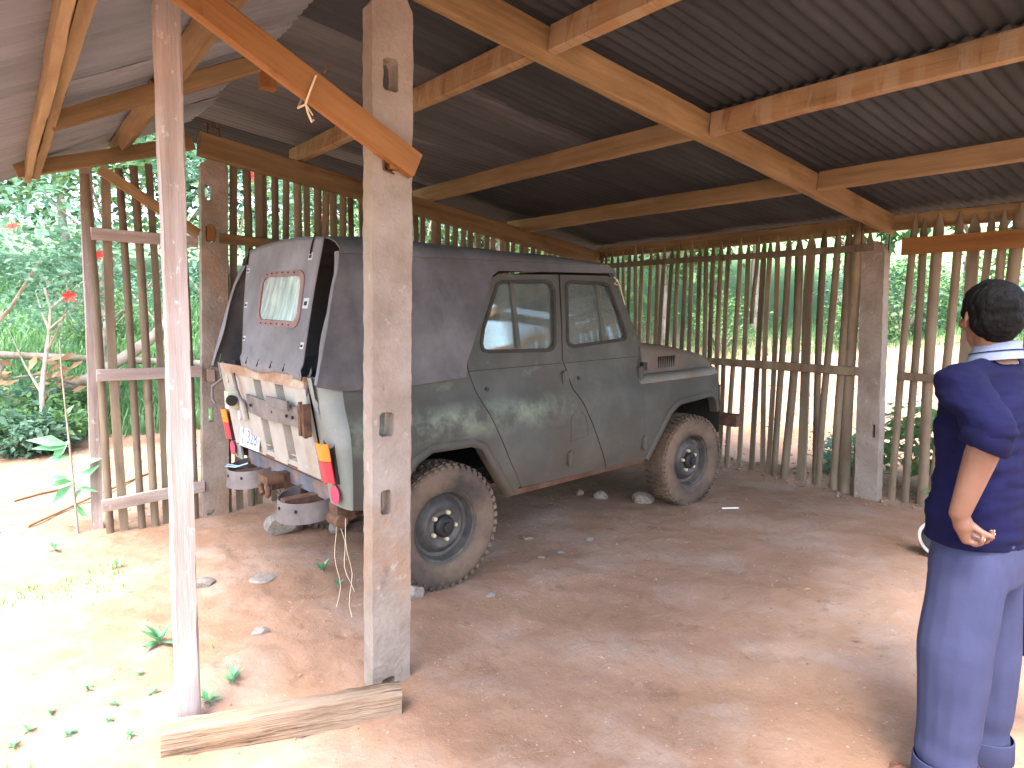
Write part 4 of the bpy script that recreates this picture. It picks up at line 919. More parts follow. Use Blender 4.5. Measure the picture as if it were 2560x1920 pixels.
for i in range(NU):
    for j in range(NV):
        if iu0 <= i < iu1 and iv0 <= j < iv1 and (i, j) not in corner: continue
        F.append((i*b_+j, (i+1)*b_+j, (i+1)*b_+j+1, i*b_+j+1))
fl = obj('rear_flap', V, F, LITCANVAS, jeep, 60)
md = fl.modifiers.new('thickness', 'SOLIDIFY'); md.thickness = .005
def off(p, d): return (p[0]-d, p[1], p[2]-.2*d)
def rr(u0, u1, v0, v1, r, d, n=5):
    P = []
    for cu, cv, a0 in ((u1-r, v0+r, -90), (u1-r, v1-r, 0), (u0+r, v1-r, 90), (u0+r, v0+r, 180)):
        for k in range(n+1):
            a = math.radians(a0+90*k/n); P.append(off(flap(cu+r*math.cos(a), cv+r*math.sin(a)), d))
    return P
o1 = rr(Wu[0]-.015, Wu[1]+.015, Wv[0]-.018, Wv[1]+.018, .085, .012); i1 = rr(Wu[0]+.022, Wu[1]-.022, Wv[0]+.025, Wv[1]-.025, .065, .012); o0 = rr(Wu[0]-.015, Wu[1]+.015, Wv[0]-.018, Wv[1]+.018, .085, -.004); i0 = rr(Wu[0]+.022, Wu[1]-.022, Wv[0]+.025, Wv[1]-.025, .065, -.004)
n_ = len(o1); V = o1+i1+o0+i0; F = []
for k in range(n_):
    j = (k+1) % n_; F += [(k, j, n_+j, n_+k), (2*n_+k, 2*n_+j, j, k), (n_+k, n_+j, 3*n_+j, 3*n_+k)]
wf = obj('window_frame', V, F, PINK, fl, 40)
P = rr(Wu[0]+.01, Wu[1]-.01, Wv[0]+.012, Wv[1]-.012, .07, .004); V = P+[tuple(np.mean(P, 0))]
obj('window_sheet', V, [(k, (k+1) % n_, n_) for k in range(n_)], PLASTIC, fl, 60)
for k in range(6):
    for v in (Wv[0]-.0, Wv[1]+.0): MB().box(off(flap(Wu[0]+.08+.075*k, v), .016), (.004, .010, .006)).build('stitch_rivet', DARK, wf)
for (u, v, c_) in ((.90, .14, 1), (.93, .47, 1.3), (.95, .76, .8), (.045, .18, .7), (.05, .48, .8), (.05, .76, .7)):
    p = off(flap(u, v), .006); e_ = MB().box(p, (.004, .05*c_, .042*c_), Matrix.Rotation(.25, 3, 'Y')).build('eyelet_plate', TIN, fl); MB().box(off(p, .004), (.004, .022*c_, .016*c_), Matrix.Rotation(.25, 3, 'Y')).build('eyelet_hole', DARK, e_)
for u in (.18, .38, .56, .74): MB().tube([off(flap(u, .905), .007), off(flap(u-.03, .955), .010)], .004, 5).build('slit', DARK, fl)
G = [[off(flap(u, v), .004+.003*math.sin(u*40)) for u in np.linspace(.02, .98, 24)] for v in (.885, .95, .985)]
MB().grid(G, .003).build('hem_patch', LITCANVAS, fl, 60)
for u, s_ in ((.03, 1), (.90, 1)): MB().tube([off(flap(u, -.03), .005), off(flap(u, .06), .012), off(flap(u+.005, .12), .014)], .005, 6).build('strap', DARK, fl, 60)
# buckled corner straps where curtain meets body
for s in (-1, 1):
    m = MB(); m.grid([[(-.71-.012*math.sin(t*3), s*(.70-.03*t), 1.285-.11*t+dz) for t in np.linspace(0, 1, 6)] for dz in (0, .03)], .006); m.grid([[(-.725, s*(.69-.035*t), 1.245-.08*t+dz) for t in np.linspace(0, 1, 5)] for dz in (0, .03)], .006); m.build('corner_strap', CANVAS, can, 50)
# dark sheet put in for the shade inside, behind the flap
MB().box((-.40, 0, 1.02), (.02, 1.50, .42)).build('shade_backing', DARK, jeep)
# loose wires and straw hanging below the bumper
m = MB(); 
for (y0, z1, dx, ph_) in ((-.66, .05, -.03, 0.), (-.77, .03, .0, 2.), (-.71, .14, .02, 4.)): m.tube([(-.60+dx*k/9+.012*math.sin(k*1.1+ph_), y0-.006*k+.016*math.sin(k*.8+ph_), .53+(z1-.53)*k/9) for k in range(10)], .0018, 5)
m.build('loose_wire', TWINE, jeep, 60)
m = MB(); m.tube([(-.74, .36, .63), (-.80, .40, .645), (-.81, .44, .63), (-.77, .36, .63), (-.72, .28, .66)], .004, 5); m.build('loose_wire', plain('pale_blue_wire', (.35, .55, .75), .5), jeep, 60)

# ------------------------------------------------------------------ stones, litter
def rock_mesh(seed, flat=.7, rough=.35, n=3):
    bm = bmesh.new(); bmesh.ops.create_icosphere(bm, subdivisions=n, radius=1); rs = np.random.default_rng(seed)
    C_ = rs.normal(size=(9, 3)); C_ /= np.linalg.norm(C_, axis=1)[:, None]; D_ = rs.uniform(.62, .9, 9)
    for v in bm.verts:
        p = np.array(v.co); k = 1.0
        for c, d in zip(C_, D_):
            t = p@c
            if t*1 > d: k = min(k, d/t)
        p = p*k; p = p*(1+rough*.25*(float(fbm(p[0]+seed, p[1]+p[2]*.7, 2.2, 3, seed)))); v.co = Vector((p[0], p[1]*.85, p[2]*flat))
    me = bpy.data.meshes.new('stone'); bm.to_mesh(me); bm.free(); return me
def stone(px, py, size, label, seed, mat=STONE, flat=.7, rot=0., sink=.35, name='stone', rough=.35, asp=1.):
    p = gnd(px, py); me = rock_mesh(seed, flat, rough); me.materials.append(mat)
    me.polygons.foreach_set('use_smooth', [True]*len(me.polygons)); me.set_sharp_from_angle(angle=math.radians(28))
    o = link(name, me); c = p+np.array([_F[0], _F[1], 0])*size*.6
    o.location = (c[0], c[1], gz(c[0], c[1])+size*flat*(1-sink)*.75); o.rotation_euler = (0, 0, rot); o.scale = (size*asp, size, size); return tag(o, label, 'stone')
stone(606, 1157, .140, 'large angular pale rock wedged under the half-ring bumper', 3, flat=.8, rot=.4, sink=.3, asp=1.2)
stone(722, 1153, .075, 'grey rock beside the far rear tyre under the bumper', 5, flat=.8, rot=1., sink=.3)
stone(893, 1297, .062, 'small square stone chock against the near rear tyre', 8, flat=.85, rot=.2, sink=.2)
stone(1391, 1088, .115, 'smooth pale half-buried stone beside the front tyre', 11, flat=.55, rot=.3, sink=.5, rough=.1, asp=1.1)
stone(1300, 1078, .075, 'pale stone under the middle of the jeep next to the smooth one', 13, flat=.6, rough=.2, sink=.5)
stone(1252, 1070, .05, 'brown stone in the shade under the jeep sill', 15, STONED, .7)
stone(437, 1270, .06, 'dark-sided stone behind the foot of the pinkish wooden post', 17, STONE, .6, sink=.3)
stone(563, 1258, .085, 'flat pale stone set flush in the dirt behind the jeep', 19, STONE, .25, sink=.85, rough=.2)
stone(558, 1372, .045, 'small white stone lying between the two near posts', 21, STONE, .55, sink=.5)
for i, (px, py, s_) in enumerate(((1140, 1165, .05), (1210, 1195, .03), (1170, 1205, .03), (1275, 1168, .035), (1040, 1190, .04), (1060, 1290, .035))):
    tag(stone(px, py, s_, 'x', 30+i, STONE if i % 2 else STONED, .35, sink=.75, rough=.2), 'small flat stone embedded in the dirt floor beside the jeep', 'stone', 'stones embedded in the dirt beside the jeep')
p = gnd(1577, 1101); tag(MB().tube([p+np.array((-.055, .035, .012)), p+np.array((0, 0, .013)), p+np.array((.06, -.035, .012))], .006, 8).build('white_stick', plain('white_plastic', (.75, .74, .70), .5), None, 60), 'short white stick lying on the dirt in front of the bamboo fence', 'stick')
# rim of a dark basin lying behind the person
p = gnd(2006, 1192); bsn = thing('broken_basin', 'dark basin with a pale chipped rim lying on the floor behind the person', 'basin', p)
m = MB().lathe([(.0, .0), (.065, .0), (.10, .065), (.107, .065), (.072, -.010), (0, -.010)], 28, axis='z'); Rb = Matrix.Rotation(.95, 4, Vector((_R[0], _R[1], 0))) @ Matrix.Translation((0, 0, .02))
m.build('bowl', BAGM, bsn, 40, Matrix.Translation((0, 0, .055)) @ Rb); MB().lathe([(.098, .058), (.098, .068), (.118, .068), (.118, .058)], 28, axis='z', closed=True).build('rim', STONE, bsn, 40, Matrix.Translation((0, 0, .055)) @ Rb)
# fine gravel and crumbs: nobody could count them
def scatter(name, n, region, smin, smax, mat, seed):
    rs = np.random.default_rng(seed); base = np.array([(1, 0, 0), (-1, 0, 0), (0, 1, 0), (0, -1, 0), (0, 0, .7), (0, 0, -.7)]); fc = np.array([(0, 2, 4), (2, 1, 4), (1, 3, 4), (3, 0, 4), (2, 0, 5), (1, 2, 5), (3, 1, 5), (0, 3, 5)])
    pts = region(rs, n); V = []; F = []
    z = ground_h(pts[:, 0], pts[:, 1]); s = smin*(smax/smin)**(rs.random(len(pts))**2.2)
    for i, (x, y) in enumerate(pts):
        a = rs.random()*6.28; c, d = math.cos(a), math.sin(a); P = base*rs.uniform(.55, 1.1, (6, 1))*s[i]; P = P @ np.array(((c, d, 0), (-d, c, 0), (0, 0, 1))); F.append(fc+6*i); V.append(P+(x, y, z[i]+s[i]*.25))
    V = np.concatenate(V); F = np.concatenate(F); o = obj(name, V, F, mat, None, None); o['kind'] = 'stuff'; o['label'] = 'fine gravel crumbs and grit scattered over the dirt'; o['category'] = 'gravel'; return o
scatter('gravel', 2000, lambda rs, n: np.stack([rs.uniform(-2.4, 4.2, n), rs.uniform(-3.6, 2.0, n)], 1), .0018, .010, STONED, 1)
scatter('soil_crumbs', 4200, lambda rs, n: np.stack([rs.uniform(-2.4, 4.2, n), rs.uniform(-3.6, 2.0, n)], 1), .002, .011, STONED, 2)
scatter('soil_crumbs', 3200, lambda rs, n: np.stack([rs.normal(4.15, .14, n), rs.uniform(-3.5, 2.0, n)], 1), .004, .028, STONED, 3)
scatter('gravel', 2500, lambda rs, n: np.stack([rs.uniform(4.4, 8, n), rs.uniform(-4, 5, n)], 1), .008, .035, STONE, 4)
scatter('gravel', 1500, lambda rs, n: np.stack([rs.uniform(-2.6, 3, n), rs.uniform(1.7, 5.5, n)], 1), .006, .028, STONE, 5)

# ------------------------------------------------------------------ leaves
def leaf_arrays(P, N, A, L, W):
    """folded pointed leaves: P base, A axis, N normal (n,3); L,W sizes"""
    B = np.cross(N, A); B /= np.linalg.norm(B, axis=1)[:, None]+1e-9; n = len(P); L = L[:, None]; W = W[:, None]
    v = np.stack([P, P+A*L*.45+B*W*.5+N*W*.12, P+A*L-N*L*.10, P+A*L*.45-B*W*.5+N*W*.12, P+A*L*.5-N*W*.02], 1).reshape(-1, 3)
    i = np.arange(n)[:, None]*5; f = np.concatenate([i+np.array(((0, 1, 4),)), i+np.array(((1, 2, 4),)), i+np.array(((2, 3, 4),)), i+np.array(((3, 0, 4),))], 0); return v, f
def unit(v): return v/(np.linalg.norm(v, axis=-1, keepdims=True)+1e-9)
def leaf_mesh(name, P, A, L, W, mat, rs):
    N = unit(np.array((0, 0, 1.))+rs.normal(size=P.shape)*.55); A = unit(A-N*(A*N).sum(1, keepdims=True)); v, f = leaf_arrays(P, N, A, L, W)
    me = bpy.data.meshes.new(name); me.vertices.add(len(v)); me.vertices.foreach_set('co', v.ravel()); me.loops.add(f.size); me.loops.foreach_set('vertex_index', f.ravel().astype(np.int32))
    me.polygons.add(len(f)); me.polygons.foreach_set('loop_start', np.arange(0, f.size, 3)); me.polygons.foreach_set('loop_total', np.full(len(f), 3)); me.materials.append(mat); me.update(calc_edges=True); return me
def crown_mesh(seed, n, clumps, size, leaf, mat, spread=.22, droop=.0):
    rs = np.random.default_rng(seed); c = unit(rs.normal(size=(clumps, 3)))*rs.uniform(.35, 1., (clumps, 1))**.6*np.array(size)
    k = rs.integers(0, clumps, n); P = c[k]+rs.normal(size=(n, 3))*spread*np.array(size)*np.array((1, 1, .75)); out = unit(P-c[k]+P*.25+rs.normal(size=(n, 3))*.12)
    out[:, 2] -= droop; A = unit(out+rs.normal(size=(n, 3))*.45); L = leaf*rs.uniform(.6, 1.3, n); return leaf_mesh('crown', P, A, L, L*rs.uniform(.42, .62, n), mat, rs)
CROWN = {('a', i): crown_mesh(100+i, 1700, 34, (1.3, 1.3, 1.2), .135, LEAF1 if i % 2 else LEAF2, .2) for i in range(4)}
CROWN.update({('b', i): crown_mesh(140+i, 3600, 60, (2.2, 2.2, 2.2), .21, LEAF3 if i % 2 else LEAF1, .17) for i in range(4)})
CROWN.update({('c', i): crown_mesh(170+i, 900, 14, (.42, .42, .30), .11, LEAF1 if i % 2 else LEAF2, .3) for i in range(3)})
fm = MB()
for k in range(5):
    a = 2*math.pi*k/5; u = Vector((math.cos(a), math.sin(a), .25)); t = Vector((-math.sin(a), math.cos(a), 0))
    fm.add([(0, 0, 0), u*.035+t*.030+Vector((0, 0, .01)), u*.075+t*.018, u*.078-t*.018, u*.035-t*.030+Vector((0, 0, .01))], [(0, 1, 2), (0, 2, 3), (0, 3, 4)])
fm.tube([(0, 0, 0), (0, 0, .07)], .004, 5); FLOWER = mk('flower', fm.v, fm.f, PETAL)
TR = {}
def trunk_mesh(seed, h, r, nb, wob=.12, top=.35):
    rs = random.Random(seed); m = MB(); pts = []; x = y = 0
    for i in range(9): pts.append((x, y, h*i/8)); x += rs.uniform(-wob, wob)*h/8; y += rs.uniform(-wob, wob)*h/8
    m.tube(pts, [r*(1-.6*i/8) for i in range(9)], 9)
    for b in range(nb):
        i = rs.randint(3, 7); a = rs.uniform(0, 6.28); q = Vector(pts[i]); L = h*rs.uniform(.3, .55); e = q+Vector((math.cos(a)*L*.7, math.sin(a)*L*.7, L*.75)); mid = (q+e)/2+Vector((0, 0, -.06*L))
        m.tube([q, mid, e], [r*.5, r*.35, r*.12], 6)
    return mk('trunk', m.v, m.f, TRUNK, 60), pts[-1]
def tree(x, y, h, kind, seed, label, group=None, cs=1., r=.05, flowers=0, name='tree', z0=None, wob=.12):
    root = thing(name, label, 'tree', (x, y, (gz(x, y) if z0 is None else z0)-.05), group); rs = random.Random(seed)
    me, tp = trunk_mesh(seed, h*.72, r, 5, wob); link('trunk', me, root)
    c = link('crown', CROWN[(kind, seed % 4)], root); c.location = (tp[0]*.7, tp[1]*.7, h*.80); c.rotation_euler = (0, 0, rs.uniform(0, 6.28)); c.scale = (cs, cs, cs*rs.uniform(.85, 1.15))
    for k in range(flowers):
        f = link('flower', FLOWER, root); a = rs.uniform(3.3, 5.6); q = 1.05*cs*(1.2 if kind == 'a' else 2.); f.location = (math.cos(a)*q*rs.uniform(.7, 1), math.sin(a)*q*rs.uniform(.7, 1), h*.8+rs.uniform(-.9, .7)*cs*1.1); f.rotation_euler = (rs.uniform(.6, 1.6), rs.uniform(-.5, .5), rs.uniform(-.6, .6)); f.scale = (.85,)*3
    return root
def pol(deg, r): a = math.radians(deg); return CAM[0]+r*math.cos(a), CAM[1]+r*math.sin(a)
# flowering shrubs-trees close behind the far side fence
G1 = 'flowering trees behind the side fence'
spots = [(-1.95, 5.7, 3.7, .95), (-.55, 6.9, 4.1, 1.05), (.9, 6.0, 3.9, .95), (2.6, 6.6, 4.2, 1.1), (4.4, 7.4, 4.4, 1.2), (-3.0, 7.2, 4.1, 1.1)]
for i, (x, y, h, cs) in enumerate(spots):
    tree(x, y, h, 'a', 200+i, 'flowering tree with red blooms and pale thin trunk behind the side fence', G1, cs, .045, 3, 'flowering_tree', wob=.35)
x, y = -1.62, 5.35; tree(x, y, 2.7, 'a', 230, 'small tree with two bare pale stems beside the shed post', None, .75, .035, 3, 'flowering_tree', wob=.2)
# denser belt of trees behind
G2 = 'dark green trees standing in the belt beyond the fences'
i = 0
for deg, r, h, cs in [(101, 17.5, 5.2, 1.1), (93, 18, 5.6, 1.2), (86, 17.6, 5.8, 1.2), (78, 17.5, 5.6, 1.2), (70, 17, 5.8, 1.25), (61, 15.5, 5.6, 1.2), (53, 14.6, 5.2, 1.15), (46, 15.2, 5.4, 1.2), (39, 15.6, 5.2, 1.15), (32, 16., 5.4, 1.2), (25, 16.2, 5.4, 1.2), (18, 16.4, 5.4, 1.2), (11, 16.5, 5.4, 1.2), (4, 16.2, 5.4, 1.2),
                     (97, 22, 8, 1.6), (84, 22, 8.5, 1.7), (71, 21.5, 8.5, 1.7), (58, 20, 8.5, 1.7), (46, 19, 8, 1.7), (35, 19.5, 8, 1.7), (23, 20, 8, 1.7), (10, 20, 8, 1.7)]:
    x, y = pol(deg, r); tree(x, y, h, 'b', 300+i, 'tall dark green tree in the rear row of the wood' if h > 7 else 'dark green bushy tree in the front row of the wood', 'trees in the rear row of the wood' if h > 7 else 'trees in the front row of the wood', cs, .11, 0, 'bushy_tree'); i += 1
# bushes on the slopes
G3 = 'leafy bushes growing on the slope beyond the fences'
def bush(x, y, s, kind, seed, label, group=None, name='bush'):
    root = thing(name, label, 'bush', (x, y, gz(x, y)-.03), group); rs = random.Random(seed); st = MB()
    for k in range(6):
        a = rs.uniform(0, 6.28); st.tube([(0, 0, 0), (math.cos(a)*.12*s, math.sin(a)*.12*s, .2*s), (math.cos(a)*.3*s, math.sin(a)*.3*s, .42*s)], [.012*s, .009*s, .004*s], 5)
    st.build('stem', TRUNK, root); c = link('crown', CROWN[(kind, seed % (4 if kind != 'c' else 3))], root); k = s if kind == 'c' else s*.36
    c.location = (0, 0, .30*s); c.scale = (k, k, k); c.rotation_euler = (0, 0, rs.uniform(0, 6.28)); return root
rs = random.Random(5)
for k in range(9):
    deg = rs.uniform(62, 100); r = rs.uniform(13.5, 16.5); x, y = pol(deg, r); bush(x, y, rs.uniform(1.3, 2.2), 'a', k, 'leafy bush on the grassy bank behind the flowering trees', 'bushes on the grassy bank behind the flowering trees')
for k in range(24):
    deg = rs.uniform(4, 60); r = rs.uniform(13.6, 15.2); x, y = pol(deg, r); bush(x, y, rs.uniform(1.3, 2.4), 'a', 60+k, 'leafy bush at the top of the bare slope seen through the back fence', 'bushes at the top of the bare slope')
for k, (px, py, s_) in enumerate(((25, 985, 1.0), (70, 965, .95), (110, 975, .7), (10, 930, 1.0), (150, 905, .7))):
    p = gnd(px, py); bush(p[0], p[1], s_, 'c', k, 'low broad-leaved bush at the foot of the pale stems beyond the side fence', 'low bushes at the foot of the pale stems')
for k, (x, y, s_) in enumerate(((5.0, -.75, .75), (4.75, -1.75, 1.25), (4.85, -2.2, 1.2), (4.7, -3.0, 1.0))):
    bush(x, y, s_, 'c', 3+k, 'green leafy plant growing just outside the fence by the back concrete post', 'plants growing just outside the back fence', 'leafy_plant')
# grass on the far slopes
def grass(name, n, region, h0, h1, seed, label):
    rs = np.random.default_rng(seed); pts = region(rs, n); z = terrain(pts[:, 0], pts[:, 1]); a = rs.uniform(0, 6.28, len(pts)); h = rs.uniform(h0, h1, len(pts)); w_ = h*.045+.003
    d = np.stack([np.cos(a), np.sin(a), np.zeros_like(a)], 1); s = np.stack([-np.sin(a), np.cos(a), np.zeros_like(a)], 1); B = np.stack([pts[:, 0], pts[:, 1], z-.01], 1); up = np.array((0, 0, 1.)); ln = rs.uniform(.15, .7, len(pts))[:, None]
    v = np.stack([B-s*w_[:, None], B+s*w_[:, None], B+up*h[:, None]*.6+d*h[:, None]*ln*.35+s*w_[:, None]*.7, B+up*h[:, None]*.6+d*h[:, None]*ln*.35-s*w_[:, None]*.7, B+up*h[:, None]*.95+d*h[:, None]*ln], 1).reshape(-1, 3)
    i = np.arange(len(pts))[:, None]*5; f = np.concatenate([i+np.array(((0, 1, 2),)), i+np.array(((0, 2, 3),)), i+np.array(((3, 2, 4),))], 0)
    o = obj(name, v, f, GRASSM); o['kind'] = 'stuff'; o['label'] = label; o['category'] = 'grass'
def polar_region(d0, d1, r0, r1):
    def f(rs, n):
        a = np.radians(rs.uniform(d0, d1, n)); r = rs.uniform(r0, r1, n); return np.stack([CAM[0]+r*np.cos(a), CAM[1]+r*np.sin(a)], 1)
    return f
grass('grass', 42000, polar_region(58, 103, 9.6, 18), .10, .4, 11, 'tall green grass covering the bank beyond the side fence')
grass('grass', 16000, polar_region(2, 60, 13.2, 17), .05, .18, 12, 'green grass at the top of the bare slope behind the back fence')
def yard(rs, n):
    p = np.stack([rs.uniform(-2.9, -1.1, n*6), rs.uniform(-2.6, 1.0, n*6)], 1); k = (fbm(p[:, 0], p[:, 1], 1.7, 3, 12) > .18) & (p[:, 0] < -1.25-.25*p[:, 1].clip(-2, 1)*.4); return p[k][:n]
grass('grass', 1500, yard, .012, .05, 13, 'thin short grass sprouting in the pale yard dirt')
# ------------------------------------------------------------------ weeds on the yard
def weed(px, py, size, n, label, seed, long=1.0, group=None):
    p = gnd(px, py); rs = np.random.default_rng(seed); root = thing('weed', label, 'weed', p, group)
    a = np.arange(n)*2.4+rs.uniform(0, 2, n); A = unit(np.stack([np.cos(a), np.sin(a), rs.uniform(.1, 1.6, n)], 1)+rs.normal(size=(n, 3))*.25); L = size*rs.uniform(.6, 1.1, n); N = unit(np.stack([-np.cos(a)*.4, -np.sin(a)*.4, np.ones(n)], 1)); B_ = np.zeros((n, 3)); B_[:, 2] = rs.uniform(.0, .3, n)*size
    N = unit(N-A*(N*A).sum(1, keepdims=True)); v, f = leaf_arrays(B_, N, A, L, L*.34*rs.uniform(.8, 1.3, n)); obj('leaves', v, f, WEEDM, root, 60)
    MB().tube([(0, 0, -.01), (0, 0, .3*size)], [.004, .002], 5).build('stem', WEEDM, root)
weed(345, 1392, .11, 15, 'bright green rosette weed beside the pinkish wooden post', 1); weed(503, 1474, .07, 12, 'small green seedling inside the ground beam by the bluish patch', 2); weed(450, 1520, .06, 9, 'spindly seedling just behind the ground beam', 3); weed(697, 1235, .07, 9, 'seedling growing on the dirt behind the jeep bumper', 4)
weed(255, 1227, .07, 8, 'tiny weed on the pale dirt in front of the end bamboo panel', 5); weed(118, 1190, .08, 10, 'low weed left of the sapling on the bleached yard', 6); weed(730, 1268, .05, 7, 'tiny seedling beside the near concrete post', 7)
for k, (px, py) in enumerate(((235, 1560), (250, 1525), (150, 1590), (60, 1580), (190, 1490), (300, 1460), (30, 1615), (110, 1545), (280, 1590), (330, 1500))): weed(px, py, .036, 11, 'tiny pale weed in the bleached yard dirt at the open corner', 20+k, group='tiny weeds of the bleached yard')
# sapling in front of the far wooden post
p = gnd(168, 1152); sp = thing('sapling', 'thin sapling with large drooping leaves in front of the weathered wooden post', 'sapling', p)
q = [np.array(on(x, y, 1, p[1]))-p for x, y in ((168, 1152), (160, 1060), (150, 960), (140, 870), (133, 800), (128, 730))]
MB().tube(q, [.010, .009, .008, .006, .005, .003], 6).build('stem', TRUNK, sp, 60)
rs = np.random.default_rng(4); Pl = []; Al = []; Ll = []
for (x, y, dx, dy, L) in ((160, 1040, -100, 25, .26), (158, 1050, 60, -70, .22), (150, 965, -80, -25, .22), (148, 960, -110, 10, .25), (150, 950, -60, 40, .2), (156, 1010, 80, -30, .2), (160, 1055, 45, -10, .16), (158, 1045, -60, 60, .2), (155, 1030, -115, 5, .2), (163, 1085, 40, 10, .14), (160, 1080, 30, -60, .13), (150, 985, -90, 35, .18), (165, 1100, 40, 25, .1), (140, 900, 55, -60, .1)):
    a = np.array(on(x, y, 1, p[1])); b = np.array(on(x+dx, y+dy, 1, p[1]))+rs.normal(size=3)*.05; Pl.append(a-p); Al.append(unit(b-a)); Ll.append(L)
for j in range(len(Pl)):
    Nn = unit(np.array([[0, -.55, .8]])+rs.normal(size=(1, 3))*.2); A_ = np.array([Al[j]]); Nn = unit(Nn-A_*(Nn*A_).sum()); v, f = leaf_arrays(np.array([Pl[j]]), Nn, A_, np.array([Ll[j]]), np.array([Ll[j]*.40])); obj('leaf', v, f, WEEDM, sp, 60)
# fallen dry branch with brown leaves, and the thin fallen log, beyond the side fence
p = gnd(150, 905); fb_ = thing('fallen_branch', 'fallen branch with dry brown and whitish leaves beyond the wooden post', 'branch', p)
MB().tube([(-.9, .2, .05), (-.3, .1, .28), (.3, 0, .55), (.9, .1, .95), (1.3, .2, 1.35)], [.03, .05, .07, .08, .05], 8).build('limb', TRUNK, fb_, 60); MB().tube([(.1, .0, .45), (-.3, -.1, .6), (-.7, -.1, .55)], [.03, .02, .01], 6).build('limb', TRUNK, fb_, 60)
rs = np.random.default_rng(8)
for j in range(46):
    t = rs.random(); b = np.array([[-.85+1.1*t, -.05+rs.normal()*.10, .42+.25*t+rs.normal()*.15]]); A_ = unit(np.array([[-.8, -.2, -.25]])+rs.normal(size=(1, 3))*.35); Nn = unit(np.array([[0, -.7, .7]])+rs.normal(size=(1, 3))*.3); Nn = unit(Nn-A_*(Nn*A_).sum()); L = rs.uniform(.14, .28); v, f = leaf_arrays(b, Nn, A_, np.array([L]), np.array([L*.36])); obj('dry_leaf', v, f, DRY, fb_, 60)
p = np.array([-.3, 7.0, gz(-.3, 7.0)]); tag(MB().tube([(-4.2, 7.2, gz(-4.2, 7.2)+.75), (-1.5, 7.0, gz(-1.5, 7)+.62), (.5, 6.9, gz(.5, 6.9)+.45), (2.4, 6.8, gz(2.4, 6.8)+.2)], [.045, .05, .05, .04], 9).build('fallen_log', TRUNK, None, 60), 'thin brown log lying level through the grass beyond the side fence', 'log')
for k, (px0, py0, px1, py1) in enumerate(((60, 1140, 330, 1020), (870/3.16*0+30, 1085, 150, 1055))):
    a, b = gnd(px0, py0), gnd(px1, py1); tag(MB().tube([a+np.array((0, 0, .012)), (a+b)/2+np.array((0, 0, .02)), b+np.array((0, 0, .012))], .011, 7).build('fallen_stick', WOODP, None, 60), ('long pale stick lying on the dirt behind the end bamboo panel', 'short pale stick on the bleached dirt beside the sapling')[k], 'stick')
# dry leaves lying about
rs = np.random.default_rng(3)
for k in range(26):
    px, py = [(1225, 1297), (1330, 1265), (1045, 1690/1.1573), (1610, 1640/1.1573), (705, 1330), (440, 1345), (1860, 1390), (1835, 1515), (1500, 1395), (620, 1300)][k] if k < 10 else (rs.uniform(60, 1900), rs.uniform(1180, 1640))
    p = gnd(px, py); A_ = unit(np.array([[rs.normal(), rs.normal(), .05]])); v, f = leaf_arrays(np.zeros((1, 3)), np.array([[0, 0, 1.]]), A_, np.array([rs.uniform(.025, .055)]), np.array([rs.uniform(.012, .022)])); o = obj('fallen_leaf', v, f, DRY, None, 60); o.location = (p[0], p[1], float(ground_h(p[0], p[1]))+.005); tag(o, 'small dry leaf lying on the dirt floor', 'leaf', 'dry leaves on the floor')

# ------------------------------------------------------------------ the person watching the jeep
def capsule(m, p0, r0, p1, r1, n=16):
    p0 = Vector(p0); p1 = Vector(p1); t = (p1-p0).normalized(); a = t.cross(Vector((0, 0, 1)) if abs(t.z) < .9 else Vector((1, 0, 0))).normalized(); b = t.cross(a); R = []
    for k in range(1, 5): th = math.pi/2*k/5; R.append((p0-t*r0*math.cos(th), r0*math.sin(th)))
    for k in range(5): f = k/4; R.append((p0.lerp(p1, f), r0+(r1-r0)*f))
    for k in range(4, 0, -1): th = math.pi/2*k/5; R.append((p1+t*r1*math.cos(th), r1*math.sin(th)))
    V = [p0-t*r0]; V += [c+(a*math.cos(2*math.pi*k/n)+b*math.sin(2*math.pi*k/n))*r for c, r in R for k in range(n)]; V.append(p1+t*r1)
    q = len(R); F = [(0, 1+(k+1) % n, 1+k) for k in range(n)]+[(1+i*n+k, 1+i*n+(k+1) % n, 1+(i+1)*n+(k+1) % n, 1+(i+1)*n+k) for i in range(q-1) for k in range(n)]+[(1+(q-1)*n+k, 1+(q-1)*n+(k+1) % n, len(V)-1) for k in range(n)]
    m.add(V, F)
def ellipsoid(m, c, ax, r, n=20):
    """ax: three unit axes, r: three radii"""
    V = []; F = []; q = 12
    for i in range(1, q):
        th = math.pi*i/q
        for k in range(n): ph_ = 2*math.pi*k/n; V.append(np.array(c)+ax[0]*r[0]*math.sin(th)*math.cos(ph_)+ax[1]*r[1]*math.sin(th)*math.sin(ph_)+ax[2]*r[2]*math.cos(th))
    V.append(np.array(c)+ax[2]*r[2]); V.append(np.array(c)-ax[2]*r[2]); t, b = len(V)-2, len(V)-1
    F += [(i*n+k, (i+1)*n+k, (i+1)*n+(k+1) % n, i*n+(k+1) % n) for i in range(q-2) for k in range(n)]+[(t, k, (k+1) % n) for k in range(n)]+[(b, (q-2)*n+(k+1) % n, (q-2)*n+k) for k in range(n)]; m.add(V, F)
